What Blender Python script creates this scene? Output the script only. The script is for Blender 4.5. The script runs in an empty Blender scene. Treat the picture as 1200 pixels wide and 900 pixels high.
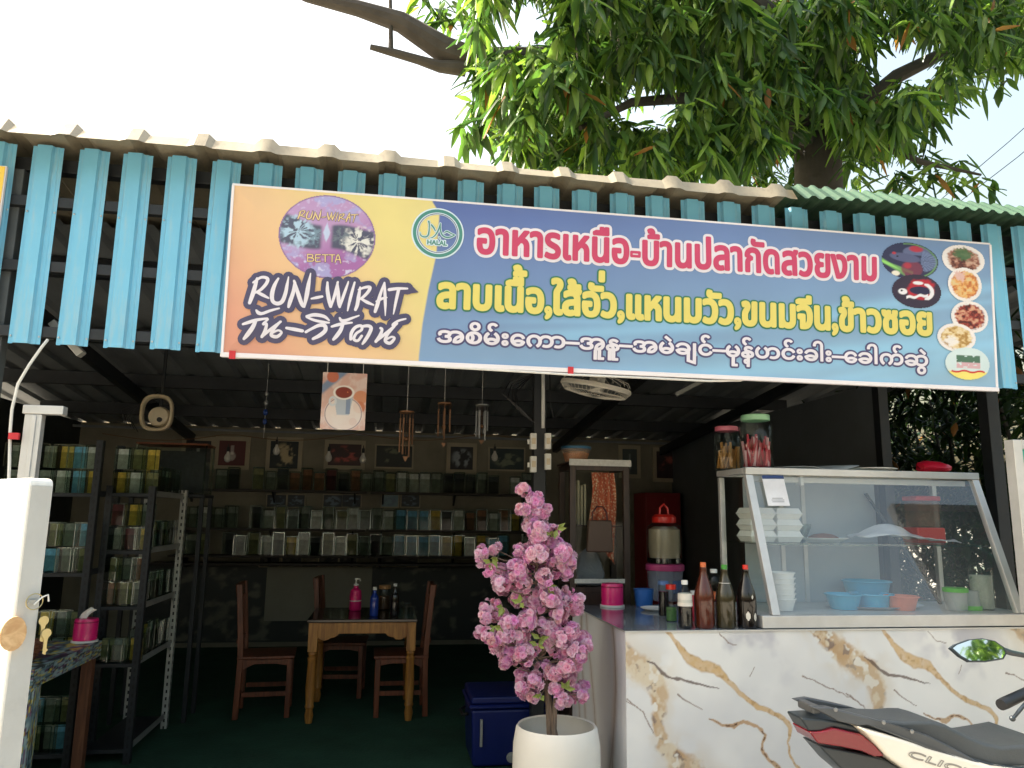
import bpy, math, random
import numpy as np
from mathutils import Vector, Matrix, Euler
from mathutils.geometry import tessellate_polygon
R = math.radians
rnd = random.Random(7)
SC = bpy.context.scene
COL = SC.collection
# ------------------------------------------------------------------ camera, light, exposure
FPX, PITCH, YAW, ROLL = 886.4, R(10.0), R(9.09), R(0.8)
CAM = np.array([0.772, -3.587, 1.55])
_F = np.array([math.sin(YAW)*math.cos(PITCH), math.cos(YAW)*math.cos(PITCH), math.sin(PITCH)])
_R0 = np.array([math.cos(YAW), -math.sin(YAW), 0.0]); _U0 = np.cross(_R0, _F)
_RT = _R0*math.cos(ROLL)+_U0*math.sin(ROLL); _UP = -_R0*math.sin(ROLL)+_U0*math.cos(ROLL)
cd = bpy.data.cameras.new('camera'); cam = bpy.data.objects.new('camera', cd); COL.objects.link(cam)
cd.sensor_width = 36; cd.lens = FPX/1200*36; cd.clip_start = .05; cd.clip_end = 2000
m3 = Matrix((_RT, _UP, -_F)).transposed(); cam.matrix_world = Matrix.Translation(CAM) @ m3.to_4x4()
SC.camera = cam
SUN = Vector((-.66, .30, .69)).normalized()
w = bpy.data.worlds.new('World'); SC.world = w; w.use_nodes = True
nt = w.node_tree; bg = nt.nodes['Background']
sky = nt.nodes.new('ShaderNodeTexSky'); sky.sky_type = 'NISHITA'; sky.sun_disc = False
sky.sun_elevation = math.asin(SUN.z); sky.sun_rotation = math.atan2(SUN.x, SUN.y)
sky.air_density = 2.0; sky.dust_density = 10.0; sky.ozone_density = .2
nt.links.new(sky.outputs[0], bg.inputs[0]); bg.inputs[1].default_value = .15
sl = bpy.data.lights.new('sun', 'SUN'); sl.energy = 4.0; sl.angle = R(.6); sl.color = (1, .95, .86)
so = bpy.data.objects.new('sun', sl); COL.objects.link(so); so.rotation_euler = SUN.to_track_quat('Z', 'Y').to_euler()
vs = SC.view_settings; vs.view_transform = 'Standard'; vs.look = 'None'; vs.gamma = 1; vs.exposure = 1.6
SC.display_settings.display_device = 'sRGB'
try:
    SC.cycles.max_bounces = 10; SC.cycles.transparent_max_bounces = 24; SC.cycles.caustics_reflective = False; SC.cycles.caustics_refractive = False
except Exception: pass

def ray(px, py):
    return _F+_RT*(px-600)/FPX-_UP*(py-450)/FPX
def at(px, py, Y):
    r = ray(px, py); return Vector(CAM+r*(Y-CAM[1])/r[1])
def atz(px, py, Z):
    r = ray(px, py); return Vector(CAM+r*(Z-CAM[2])/r[2])
def lin(c):
    c = np.asarray(c, float)/255.0
    return np.where(c <= .04045, c/12.92, ((c+.055)/1.055)**2.4)

# ------------------------------------------------------------------ materials
def new_mat(name):
    m = bpy.data.materials.new(name); m.use_nodes = True
    return m, m.node_tree, m.node_tree.nodes['Principled BSDF']
def M(name, rgb, rough=.6, metal=0, var=.18, scale=6., bump=0., bscale=None, spec=.5, dirt=0., coat=0., streak=0., fade=None):
    m, nt, b = new_mat(name); N = nt.nodes; L = nt.links
    c = lin(rgb)
    tc = N.new('ShaderNodeTexCoord'); nz = N.new('ShaderNodeTexNoise'); nz.inputs['Scale'].default_value = scale
    nz.inputs['Detail'].default_value = 6; nz.inputs['Roughness'].default_value = .6
    L.new(tc.outputs['Object'], nz.inputs['Vector'])
    cr = N.new('ShaderNodeValToRGB'); cr.color_ramp.elements[0].position = .3; cr.color_ramp.elements[1].position = .72
    lo = c*(1-var)*np.array([1, .99, .97]); hi = np.minimum(c*(1+var*.7), .95)
    cr.color_ramp.elements[0].color = (*lo, 1); cr.color_ramp.elements[1].color = (*hi, 1)
    L.new(nz.outputs[0], cr.inputs[0]); out = cr.outputs[0]
    if dirt:
        n2 = N.new('ShaderNodeTexNoise'); n2.inputs['Scale'].default_value = scale*.35; n2.inputs['Detail'].default_value = 10; n2.inputs['Roughness'].default_value = .75
        L.new(tc.outputs['Object'], n2.inputs['Vector'])
        r2 = N.new('ShaderNodeMapRange'); r2.inputs[1].default_value = .52; r2.inputs[2].default_value = .75; r2.inputs[4].default_value = dirt
        L.new(n2.outputs[0], r2.inputs[0])
        mx = N.new('ShaderNodeMixRGB'); mx.inputs[2].default_value = (.06, .05, .04, 1)
        L.new(r2.outputs[0], mx.inputs[0]); L.new(out, mx.inputs[1]); out = mx.outputs[0]
    if streak:
        mp = N.new('ShaderNodeMapping'); mp.inputs['Scale'].default_value = (9, 9, .8); L.new(tc.outputs['Object'], mp.inputs[0])
        n3 = N.new('ShaderNodeTexNoise'); n3.inputs['Scale'].default_value = 4; n3.inputs['Detail'].default_value = 8; n3.inputs['Roughness'].default_value = .7; L.new(mp.outputs[0], n3.inputs[0])
        r3 = N.new('ShaderNodeMapRange'); r3.inputs[1].default_value = .5; r3.inputs[2].default_value = .72; r3.inputs[4].default_value = streak; L.new(n3.outputs[0], r3.inputs[0])
        m3_ = N.new('ShaderNodeMixRGB'); m3_.inputs[2].default_value = (*lin(fade or (120, 104, 84)), 1); L.new(r3.outputs[0], m3_.inputs[0]); L.new(out, m3_.inputs[1]); out = m3_.outputs[0]
    L.new(out, b.inputs['Base Color'])
    rr = N.new('ShaderNodeMapRange'); rr.inputs[3].default_value = max(.03, rough-.08); rr.inputs[4].default_value = min(1, rough+.1)
    L.new(nz.outputs[0], rr.inputs[0]); L.new(rr.outputs[0], b.inputs['Roughness'])
    b.inputs['Metallic'].default_value = metal; b.inputs['Specular IOR Level'].default_value = spec; b.inputs['Coat Weight'].default_value = coat
    if bump:
        bn = N.new('ShaderNodeTexNoise'); bn.inputs['Scale'].default_value = bscale or scale*6; bn.inputs['Detail'].default_value = 4
        L.new(tc.outputs['Object'], bn.inputs['Vector'])
        bp = N.new('ShaderNodeBump'); bp.inputs['Strength'].default_value = bump; bp.inputs['Distance'].default_value = .01
        L.new(bn.outputs[0], bp.inputs['Height']); L.new(bp.outputs[0], b.inputs['Normal'])
    return m
def wood(name, c1, c2, rough=.45, scale=3., axis=2):
    m, nt, b = new_mat(name); N = nt.nodes; L = nt.links
    tc = N.new('ShaderNodeTexCoord'); mp = N.new('ShaderNodeMapping'); s = [scale*5]*3; s[axis] = scale*.5
    mp.inputs['Scale'].default_value = s; L.new(tc.outputs['Object'], mp.inputs[0])
    nz = N.new('ShaderNodeTexNoise'); nz.inputs['Scale'].default_value = 2.5; nz.inputs['Detail'].default_value = 7; nz.inputs['Distortion'].default_value = .8
    L.new(mp.outputs[0], nz.inputs[0]); cr = N.new('ShaderNodeValToRGB')
    cr.color_ramp.elements[0].position = .35; cr.color_ramp.elements[1].position = .68
    cr.color_ramp.elements[0].color = (*lin(c1), 1); cr.color_ramp.elements[1].color = (*lin(c2), 1)
    L.new(nz.outputs[0], cr.inputs[0]); L.new(cr.outputs[0], b.inputs['Base Color']); b.inputs['Roughness'].default_value = rough
    return m
def glass(name, tint=(235, 243, 240), rough=.02, ior=1.45, alpha_keep=1.0):
    m = bpy.data.materials.new(name); m.use_nodes = True; nt = m.node_tree; N = nt.nodes; L = nt.links
    N.remove(N['Principled BSDF']); o = N['Material Output']
    t = N.new('ShaderNodeBsdfTransparent'); t.inputs[0].default_value = (*lin(tint), 1)
    g = N.new('ShaderNodeBsdfGlossy'); g.inputs['Roughness'].default_value = rough
    f0 = ((ior-1)/(ior+1))**2; lw = N.new('ShaderNodeLayerWeight'); lw.inputs[0].default_value = .5
    pw = N.new('ShaderNodeMath'); pw.operation = 'POWER'; pw.inputs[1].default_value = 5; L.new(lw.outputs['Facing'], pw.inputs[0])
    f = N.new('ShaderNodeMapRange'); f.inputs[3].default_value = f0; f.inputs[4].default_value = .9; L.new(pw.outputs[0], f.inputs[0])
    mx = N.new('ShaderNodeMixShader')
    L.new(f.outputs[0], mx.inputs[0]); L.new(t.outputs[0], mx.inputs[1]); L.new(g.outputs[0], mx.inputs[2]); L.new(mx.outputs[0], o.inputs[0])
    return m
def cloudy(name, rgb, op=.5, rough=.3):
    m = bpy.data.materials.new(name); m.use_nodes = True; nt = m.node_tree; N = nt.nodes; L = nt.links
    b = N['Principled BSDF']; b.inputs['Base Color'].default_value = (*lin(rgb), 1); b.inputs['Roughness'].default_value = rough
    b.inputs['Alpha'].default_value = op
    return m
def painted(name, rough=.5, spec=.4, bump=0, coat=0):
    m, nt, b = new_mat(name); a = nt.nodes.new('ShaderNodeAttribute'); a.attribute_name = 'Col'
    nz = nt.nodes.new('ShaderNodeTexNoise'); nz.inputs['Scale'].default_value = 3; nz.inputs['Detail'].default_value = 8
    tc = nt.nodes.new('ShaderNodeTexCoord'); nt.links.new(tc.outputs['Object'], nz.inputs[0])
    mr = nt.nodes.new('ShaderNodeMapRange'); mr.inputs[3].default_value = .9; mr.inputs[4].default_value = 1.08
    nt.links.new(nz.outputs[0], mr.inputs[0])
    mx = nt.nodes.new('ShaderNodeMixRGB'); mx.blend_type = 'MULTIPLY'; mx.inputs[0].default_value = 1
    nt.links.new(a.outputs['Color'], mx.inputs[1]); nt.links.new(mr.outputs[0], mx.inputs[2])
    nt.links.new(mx.outputs[0], b.inputs['Base Color'])
    b.inputs['Roughness'].default_value = rough; b.inputs['Specular IOR Level'].default_value = spec; b.inputs['Coat Weight'].default_value = coat
    if bump:
        n2 = nt.nodes.new('ShaderNodeTexNoise'); n2.inputs['Scale'].default_value = 2.2; n2.inputs['Detail'].default_value = 3
        nt.links.new(tc.outputs['Object'], n2.inputs[0])
        bp = nt.nodes.new('ShaderNodeBump'); bp.inputs['Strength'].default_value = bump; bp.inputs['Distance'].default_value = .03
        nt.links.new(n2.outputs[0], bp.inputs['Height']); nt.links.new(bp.outputs[0], b.inputs['Normal'])
    return m

# ------------------------------------------------------------------ objects
def tag(o, label=None, cat=None, group=None, kind=None):
    if label: o['label'] = label
    if cat: o['category'] = cat
    if group: o['group'] = group
    if kind: o['kind'] = kind
    return o
def empty(name, loc=(0, 0, 0), label=None, cat=None, group=None):
    o = bpy.data.objects.new(name, None); COL.objects.link(o); o.location = loc; o.empty_display_size = .1
    return tag(o, label, cat, group)
def root_loc(p):
    v = Vector((0, 0, 0))
    while p is not None: v += p.location; p = p.parent
    return v
class MB:
    def __init__(s): s.v = []; s.f = []
    def add(s, vs, fs):
        k = len(s.v); s.v += [tuple(v) for v in vs]; s.f += [tuple(i+k for i in f) for f in fs]; return s
    def box(s, x0, x1, y0, y1, z0, z1):
        return s.add([(x0,y0,z0),(x1,y0,z0),(x1,y1,z0),(x0,y1,z0),(x0,y0,z1),(x1,y0,z1),(x1,y1,z1),(x0,y1,z1)],
                     [(3,2,1,0),(4,5,6,7),(0,1,5,4),(1,2,6,5),(2,3,7,6),(3,0,4,7)])
    def hexa(s, lo, hi):
        return s.add(list(lo)+list(hi), [(3,2,1,0),(4,5,6,7),(0,1,5,4),(1,2,6,5),(2,3,7,6),(3,0,4,7)])
    def beam(s, a, b, w, h, up=(0, 0, 1)):
        a = Vector(a); b = Vector(b); d = (b-a).normalized(); up = Vector(up)
        if abs(d.dot(up)) > .99: up = Vector((0, 1, 0))
        x = d.cross(up).normalized(); u = x.cross(d).normalized()
        r = lambda p: [p-x*w/2-u*h/2, p+x*w/2-u*h/2, p+x*w/2+u*h/2, p-x*w/2+u*h/2]
        return s.hexa(r(a), r(b))
    def tube(s, pts, rad, n=8, caps=True):
        P = [Vector(p) for p in pts]; K = len(P)
        rs = [rad]*K if not hasattr(rad, '__len__') else rad
        rings = []; ref = None
        for i, p in enumerate(P):
            d = (P[min(i+1, K-1)]-P[max(i-1, 0)]).normalized()
            if ref is None: ref = Vector((0, 0, 1)) if abs(d.z) < .9 else Vector((1, 0, 0))
            x = d.cross(ref).normalized(); y = x.cross(d); ref = y
            rings.append([p+(x*math.cos(t)+y*math.sin(t))*rs[i] for t in [2*math.pi*j/n for j in range(n)]])
        return s.loft(rings, caps)
    def loft(s, rings, caps=True, closed=True):
        n = len(rings[0]); vs = [v for r in rings for v in r]; fs = []
        for i in range(len(rings)-1):
            for j in range(n if closed else n-1):
                fs.append((i*n+j, i*n+(j+1) % n, (i+1)*n+(j+1) % n, (i+1)*n+j))
        if caps: fs += [tuple(range(n-1, -1, -1)), tuple((len(rings)-1)*n+j for j in range(n))]
        return s.add(vs, fs)
    def lathe(s, prof, c=(0, 0, 0), n=28, caps=False, sx=1, sy=1):
        c = Vector(c)
        rings = [[c+Vector((r*sx*math.cos(2*math.pi*j/n), r*sy*math.sin(2*math.pi*j/n), z)) for j in range(n)] for r, z in prof]
        return s.loft(rings, caps)
    def cyl(s, c, r, h, n=20): return s.lathe([(r, 0), (r, h)], c, n, True)
    def prism(s, poly, y0, y1):
        n = len(poly); a = sum(poly[i][0]*poly[(i+1) % n][1]-poly[(i+1) % n][0]*poly[i][1] for i in range(n))
        if a < 0: poly = poly[::-1]
        vs = [(x, y0, z) for x, z in poly]+[(x, y1, z) for x, z in poly]
        return s.add(vs, [tuple(range(n)), tuple(range(2*n-1, n-1, -1))]+[(i, i+n, (i+1) % n+n, (i+1) % n) for i in range(n)])
    def ball(s, c, r, n=12, m=8, sz=1.):
        return s.lathe([(max(r*math.sin(math.pi*i/m), r*.01), -r*sz*math.cos(math.pi*i/m)) for i in range(m+1)], c, n, True)
    def torus(s, c, Rr, r, n=32, m=8, axis=None):
        q = Vector((0, 0, 1)).rotation_difference(Vector(axis)) if axis else None; c = Vector(c); rings = []
        for i in range(n+1):
            t = 2*math.pi*i/n; ring = []
            for j in range(m):
                u = 2*math.pi*j/m; v = Vector(((Rr+r*math.cos(u))*math.cos(t), (Rr+r*math.cos(u))*math.sin(t), r*math.sin(u)))
                ring.append(c+(q @ v if q else v))
            rings.append(ring)
        return s.loft(rings, False)
    def build(s, name, mat, parent=None, bevel=0., ang=35, flat=False, label=None):
        me = bpy.data.meshes.new(name)
        off = root_loc(parent) if parent else Vector((0, 0, 0))
        me.from_pydata([(v[0]-off.x, v[1]-off.y, v[2]-off.z) for v in s.v], [], s.f); me.update()
        if not flat:
            me.polygons.foreach_set('use_smooth', [True]*len(me.polygons)); me.set_sharp_from_angle(angle=R(ang))
        me.materials.append(mat)
        o = bpy.data.objects.new(name, me); COL.objects.link(o)
        if parent: o.parent = parent
        if bevel:
            b = o.modifiers.new('edge', 'BEVEL'); b.width = bevel; b.segments = 2; b.limit_method = 'ANGLE'; b.angle_limit = R(40); b.harden_normals = True
        if label: o['label'] = label
        return o
def dup(o, loc=None, rz=None, label=None, scale=None):
    def rec(a, p):
        c = a.copy(); COL.objects.link(c)
        if p is not None: c.parent = p
        for ch in list(a.children): rec(ch, c)
        return c
    c = rec(o, None)
    if loc is not None: c.location = loc
    if rz is not None: c.rotation_euler[2] = rz
    if scale is not None: c.scale = scale if hasattr(scale, '__len__') else (scale,)*3
    if label: c['label'] = label
    return c

# ------------------------------------------------------------------ painting surfaces point by point (pigment only)
def hash2(ix, iy, seed):
    h = (ix.astype(np.int64)*374761393+iy.astype(np.int64)*668265263+seed*982451653) & 0x7fffffff
    h = (h ^ (h >> 13))*1274126177 & 0x7fffffff
    return ((h ^ (h >> 16)) & 0xffff)/65535.0
def vnoise(x, y, seed=0):
    ix = np.floor(x); iy = np.floor(y); fx = x-ix; fy = y-iy; fx = fx*fx*(3-2*fx); fy = fy*fy*(3-2*fy)
    a = hash2(ix, iy, seed); b = hash2(ix+1, iy, seed); c = hash2(ix, iy+1, seed); d = hash2(ix+1, iy+1, seed)
    return (a*(1-fx)+b*fx)*(1-fy)+(c*(1-fx)+d*fx)*fy
def fbm(x, y, seed=0, o=4):
    r = 0; a = .5; t = 0
    for i in range(o): r = r+a*vnoise(x*2**i, y*2**i, seed+i*17); t += a; a *= .5
    return r/t
def sstep(a, b, x):
    t = np.clip((x-a)/(b-a), 0, 1); return t*t*(3-2*t)
def mixc(c, col, m):
    return c*(1-m[..., None])+np.asarray(col)*m[..., None]
def grid(name, mat, nx, ny, pos, paint, parent=None, mask=None):
    """sheet of nx*ny cells; pos(u,v)->xyz arrays in parent space, paint(u,v)->rgb linear"""
    u, v = np.meshgrid(np.linspace(0, 1, nx+1), np.linspace(0, 1, ny+1))
    p = np.stack(pos(u, v), -1).reshape(-1, 3); c = np.clip(paint(u, v), 0, .92).reshape(-1, 3)
    i = np.arange(nx*ny); q = i//nx*(nx+1)+i % nx
    f = np.stack([q, q+1, q+nx+2, q+nx+1], -1)
    if mask is not None: f = f[mask((i % nx+.5)/nx, (i//nx+.5)/ny)]
    me = bpy.data.meshes.new(name); me.vertices.add(len(p)); me.vertices.foreach_set('co', p.ravel())
    me.loops.add(f.size); me.loops.foreach_set('vertex_index', f.ravel()); me.polygons.add(len(f))
    me.polygons.foreach_set('loop_start', np.arange(len(f))*4); me.update(calc_edges=True)
    a = me.attributes.new('Col', 'FLOAT_COLOR', 'POINT'); a.data.foreach_set('color', np.concatenate([c, np.ones((len(c), 1))], 1).ravel())
    me.materials.append(mat); o = bpy.data.objects.new(name, me); COL.objects.link(o)
    if parent: o.parent = parent
    return o

# ------------------------------------------------------------------ lettering: filled shapes, widened by a round pen
def contours(text):
    cu = bpy.data.curves.new('t', 'FONT'); cu.body = text; o = bpy.data.objects.new('t', cu); COL.objects.link(o)
    c = o.to_curve(bpy.context.evaluated_depsgraph_get()); out = []
    for s in c.splines:
        b = s.bezier_points; P = []
        for i in range(len(b)):
            p, q = b[i], b[(i+1) % len(b)]
            st = (p.handle_right-p.co).length+(q.handle_left-q.co).length
            straight = abs((q.co-p.co).cross(p.handle_right-p.co).length)+abs((q.co-p.co).cross(q.handle_left-p.co).length) < 1e-5
            k = 1 if straight else 6
            for j in range(k):
                t = j/k; P.append((p.co*(1-t)**3+p.handle_right*3*t*(1-t)**2+q.handle_left*3*t*t*(1-t)+q.co*t**3).to_2d())
        Q = [P[0]]
        for a in P[1:]:
            if (a-Q[-1]).length > .002: Q.append(a)
        if len(Q) > 2: out.append(Q)
    o.to_curve_clear(); bpy.data.objects.remove(o); bpy.data.curves.remove(cu)
    return out
def area(P): return .5*sum(P[i].x*P[(i+1) % len(P)].y-P[(i+1) % len(P)].x*P[i].y for i in range(len(P)))
def inside(p, P):
    r = False; n = len(P)
    for i in range(n):
        a, b = P[i], P[(i+1) % n]
        if (a.y > p.y) != (b.y > p.y) and p.x < (b.x-a.x)*(p.y-a.y)/(b.y-a.y)+a.x: r = not r
    return r
class Ink:
    """flat ink in the x-z plane; overlapping strokes sit a few microns apart"""
    def __init__(s, y=0.): s.m = MB(); s.y = y; s.k = 0
    def _y(s): s.k += 1; return s.y-(s.k % 70)*8e-6
    def disc(s, x, z, r, n=12):
        y = s._y(); s.m.add([(x+r*math.cos(2*math.pi*i/n), y, z+r*math.sin(2*math.pi*i/n)) for i in range(n)], [tuple(range(n))])
    def stroke(s, pts, close=False):
        """pts: (x,z,halfwidth)"""
        n = len(pts)
        for i in range(n if close else n-1):
            a, b = pts[i], pts[(i+1) % n]; d = Vector((b[0]-a[0], b[1]-a[1]))
            if d.length < 1e-7: continue
            d.normalize(); nx, nz = -d.y, d.x; y = s._y()
            s.m.add([(a[0]-nx*a[2], y, a[1]-nz*a[2]), (b[0]-nx*b[2], y, b[1]-nz*b[2]), (b[0]+nx*b[2], y, b[1]+nz*b[2]), (a[0]+nx*a[2], y, a[1]+nz*a[2])], [(0, 1, 2, 3)])
        for p in pts: s.disc(*p)
    def smooth(s, pts, sub=5):
        P = [Vector(p) for p in pts]
        if len(P) < 3: return s.stroke(pts)
        out = []
        for i in range(len(P)-1):
            p0 = P[max(i-1, 0)]; p1 = P[i]; p2 = P[i+1]; p3 = P[min(i+2, len(P)-1)]
            for j in range(sub):
                t = j/sub; q = .5*((2*p1)+(p2-p0)*t+(2*p0-5*p1+4*p2-p3)*t*t+(3*p1-p0-3*p2+p3)*t**3); q.z = max(q.z, .0003); out.append(tuple(q))
        out.append(tuple(P[-1])); s.stroke(out)
    def shape(s, polys, spread=0.):
        A = [area(P) for P in polys]; big = max(range(len(A)), key=lambda i: abs(A[i])); sg = A[big] > 0
        solid = [i for i in range(len(A)) if (A[i] > 0) == sg]; hole = {}
        for i in range(len(A)):
            if i in solid: continue
            c = [j for j in solid if inside(polys[i][0], polys[j])]
            if c: hole.setdefault(min(c, key=lambda j: abs(A[j])), []).append(i)
        for i in solid:
            loops = [polys[i]]+[polys[h] for h in hole.get(i, [])]; y = s._y()
            flat = [p for l in loops for p in l]
            tr = tessellate_polygon([[Vector((p.x, p.y, 0)) for p in l] for l in loops])
            s.m.add([(p.x, y, p.y) for p in flat], [tuple(t) for t in tr])
        if spread:
            for P in polys: s.stroke([(p.x, p.y, spread) for p in P], True)
    def build(s, name, mat, parent=None, label=None):
        me = bpy.data.meshes.new(name); me.from_pydata(s.m.v, [], s.m.f); me.update(); me.materials.append(mat)
        # every face looks the same way, out of the board
        fl = [p.index for p in me.polygons if p.normal.y > 0]
        if fl:
            for i in fl: me.polygons[i].flip()
        o = bpy.data.objects.new(name, me); COL.objects.link(o)
        if parent: o.parent = parent
        if label: o['label'] = label
        return o
def fit(polys, u0, u1, v0, sz):
    """scale lettering: left edge to u0, right to u1, baseline at v0, heights times sz"""
    x0 = min(p.x for P in polys for p in P); x1 = max(p.x for P in polys for p in P); k = (u1-u0)/(x1-x0)
    return [[Vector((u0+(p.x-x0)*k, v0+p.y*sz)) for p in P] for P in polys]
# ------------------------------------------------------------------ shared materials
m_steel_dark = M('dark painted steel', (44, 48, 52), .5, .3, .25, 9, dirt=.3)
m_steel_grey = M('grey slotted steel', (168, 170, 166), .45, .4, .15, 9, dirt=.3)
m_alu = M('aluminium profile', (206, 206, 204), .38, .35, .12, 5, dirt=.12)
m_white = M('white paint', (232, 232, 226), .5, 0, .05, 4, dirt=.12)
m_cream_plastic = M('aged cream plastic', (214, 200, 172), .4, 0, .08, 10)
m_black = M('black plastic', (28, 29, 31), .42, 0, .2, 12)
m_pink = M('pink plastic', (226, 36, 118), .28, 0, .05, 5, coat=.2)
m_glass = glass('clear glass')
m_red = M('red plastic', (214, 44, 34), .3, 0, .06, 6, coat=.2)
m_wire = M('white cable sheath', (225, 225, 220), .5)

# ------------------------------------------------------------------ ground
def floor_mat(name, c, rough, sc, bump):
    return M(name, c, rough, 0, .3, sc, bump, sc*14, .3, .35)
g = MB(); g.add([(-300, -300, 0), (300, -300, 0), (300, 300, 0), (-300, 300, 0)], [(0, 1, 2, 3)])
tag(g.build('ground', floor_mat('concrete yard', (150, 146, 138), .85, 1.2, .3)), kind='structure')
g = MB(); g.add([(-2.9, -.12, .004), (4.5, -.12, .004), (4.5, 6.2, .004), (-2.9, 6.2, .004)], [(0, 1, 2, 3)])
tag(g.build('shop_floor', floor_mat('dark green carpet', (44, 78, 58), .95, 3, .6)), kind='structure')

# ------------------------------------------------------------------ the open shop shed
shop = empty('shop_building', (1.5, 3, 0), 'open fronted restaurant shed with cream and green sheet roof and dark interior', 'building')
m_wall = M('grey green plaster wall', (138, 134, 118), .85, 0, .25, 2.5, .2, dirt=.4)
m_wall_d = M('dark printed wall sheet', (62, 68, 66), .7, 0, .45, 7, dirt=.4)
def roofz(y): return 3.27-.098*(y+.13)
b = MB().box(-2.9, 4.6, 6.1, 6.22, 0, 2.602); b.build('wall', m_wall, shop, label='back wall carrying the fish jar shelves')
b = MB().box(-2.98, -2.88, .1, 6.1, 0, 2.6); b.build('wall', m_wall_d, shop)
b = MB().box(4.5, 4.58, 1.75, 6.1, 0, 2.62); b.build('wall', M('grey sheet wall', (104, 110, 114), .6, .1, .2, 2, dirt=.3), shop)
m_pill = M('grey weathered board', (92, 99, 102), .7, 0, .25, 4, .15, dirt=.3)
b = MB().box(-1.75, -.965, .04, .1, 0, 3.12); b.build('front_pillar', m_pill, shop, .004)
def rib(x, per, wd, sl):
    t = (x/per) % 1*per; c = abs(t-per/2); return np.clip((wd/2+sl-c)/sl, 0, 1)
def sheet_roof(name, mat, x0, x1, per, wd, sl, h, dz, rows):
    xs = sorted({round(per*(k+.5)+d, 4) for k in range(-40, 120) for d in (-wd/2-sl, -wd/2, wd/2, wd/2+sl) if x0 < per*(k+.5)+d < x1}|{x0, x1})
    b = MB(); n = len(xs)
    for j, (y, z, f) in enumerate(rows):
        b.v += [(x, y+.012*math.sin(x*3.1)*(j == 0), z+h*f*float(rib(x, per, wd, sl))+.006*math.sin(x*2.3+j)) for x in xs]
    for j in range(len(rows)-1):
        b.f += [(j*n+i, j*n+i+1, (j+1)*n+i+1, (j+1)*n+i) for i in range(n-1)]
    b.build(name, mat, shop, ang=20)
m_roof = M('cream coated roof sheet', (150, 142, 122), .55, .1, .15, 2, .1, 6, dirt=.35, streak=.45, fade=(104, 96, 84))
m_roofg = M('faded green roof sheet', (60, 92, 72), .7, 0, .25, 3, dirt=.4, streak=.5, fade=(96, 104, 90))
m_ceil = M('roof underside shade grey', (132, 138, 142), .6, .2, .3, 1.5, dirt=.35)
rws = [(-.19, 3.190, .35), (-.135, 3.256, 1), (.3, roofz(.3), 1), (6.5, roofz(6.5), 1)]
sheet_roof('roof_sheet', m_roof, -4.2, 2.80, .285, .05, .03, .028, 0, rws)
sheet_roof('roof_sheet', m_roofg, 2.78, 6.0, .078, .018, .02, .016, 0, [(-.26, 3.165, 1), (-.12, 3.285, 1), (.3, roofz(.3)+.02, 1), (6.5, roofz(6.5)+.02, 1)])
sheet_roof('shade_undersheet', m_ceil, -4.2, 6.0, .25, .06, .025, .03, 0, [(.75, roofz(.75)-.06, 1), (6.2, roofz(6.2)-.06, 1)])  # added sheet below the roof; its grey stands for the underside's shade
b = MB().box(-4, 5, .05, .11, 3.12, 3.185); b.build('eave_beam', m_steel_dark, shop, .004)
for y in (1.2, 2.5, 3.8, 5.0):
    b = MB().box(-2.88, 4.9, y-.03, y+.03, roofz(y)-.19, roofz(y)-.07); b.build('purlin', m_steel_dark, shop, .004)
b = MB().box(-2.88, 4.9, 5.86, 5.9, roofz(5.9)-.16, roofz(5.9)-.135); b.build('purlin', m_ceil, shop)
b = MB().beam((-2.8, 2.2, 2.83), (4.9, 2.2, 2.80), .03, .03); b.build('purlin', m_steel_grey, shop)
for x in (-1.6, 2.9, 4.35):
    b = MB().beam((x, -.05, roofz(-.05)-.24), (x, 6.1, roofz(6.1)-.22), .06, .1); b.build('rafter', m_steel_dark, shop)
for x, y in ((4.4, .5), (4.52, 1.7)):
    b = MB().box(x-.04, x+.04, y-.04, y+.04, 0, roofz(y)-.2); b.build('post', m_steel_dark, shop, .004)
b = MB().box(1.70, 1.78, 1.27, 1.35, 0, roofz(1.3)-.1); b.build('post', m_steel_dark, shop, .004)
b = MB().beam((3.05, 2.2, 2.55), (3.55, 1.9, 2.83), .03, .03); b.build('rafter', m_steel_grey, shop)

# ------------------------------------------------------------------ blue slats
fas = empty('slat_fascia', (1.6, 0, 2.28), 'row of sky blue vertical metal slats with gaps under the eave behind the sign', 'fascia')
m_slat = M('sky blue coated metal', (120, 192, 224), .42, .1, .12, 2, .28, 4, dirt=.18, streak=.6, fade=(168, 190, 196))
pr = [(0, 0), (.018, 0), (.026, -.02), (.088, -.02), (.096, -.004), (.112, -.004), (.118, 0), (.132, 0)]
sb = MB(); n = len(pr)
for z in (0, .94): sb.v += [(x, y, z) for x, y in pr]
for z in (0, .94): sb.v += [(x, y+.0012, z) for x, y in pr]
sb.f += [(i, i+1, n+i+1, n+i) for i in range(n-1)]+[(2*n+i+1, 2*n+i, 3*n+i, 3*n+i+1) for i in range(n-1)]
sb.f += [(i+1, i, 2*n+i, 2*n+i+1) for i in range(n-1)]
s0 = sb.build('slat', m_slat, None, ang=15); s0.parent = fas
m_screw = M('zinc screw head', (190, 196, 200), .35, .8, .1)
for x in (.009, .125):
    for z in (.035, .62):
        sc = MB(); sc.lathe([(.0045, 0), (.0045, .003), (.0015, .005)], (0, 0, 0), 8, True); o = sc.build('screw', m_screw); o.parent = s0
        o.location = (x, -.001, z); o.rotation_euler = (R(90), 0, 0)
for k in range(-2, 29):
    o = s0 if k == -2 else dup(s0)
    o.parent = fas; o.location = (-.92+k*.1975-1.6, 0, .002*math.sin(k*2.7)); o.rotation_euler = (0, R(.25)*math.sin(k*1.9), 0)
for z in (2.315, 2.62, 2.93):
    b = MB().box(-1.6, 4.75, .006, .045, z, z+.05); b.build('rail', m_steel_dark, fas, .003)

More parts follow.
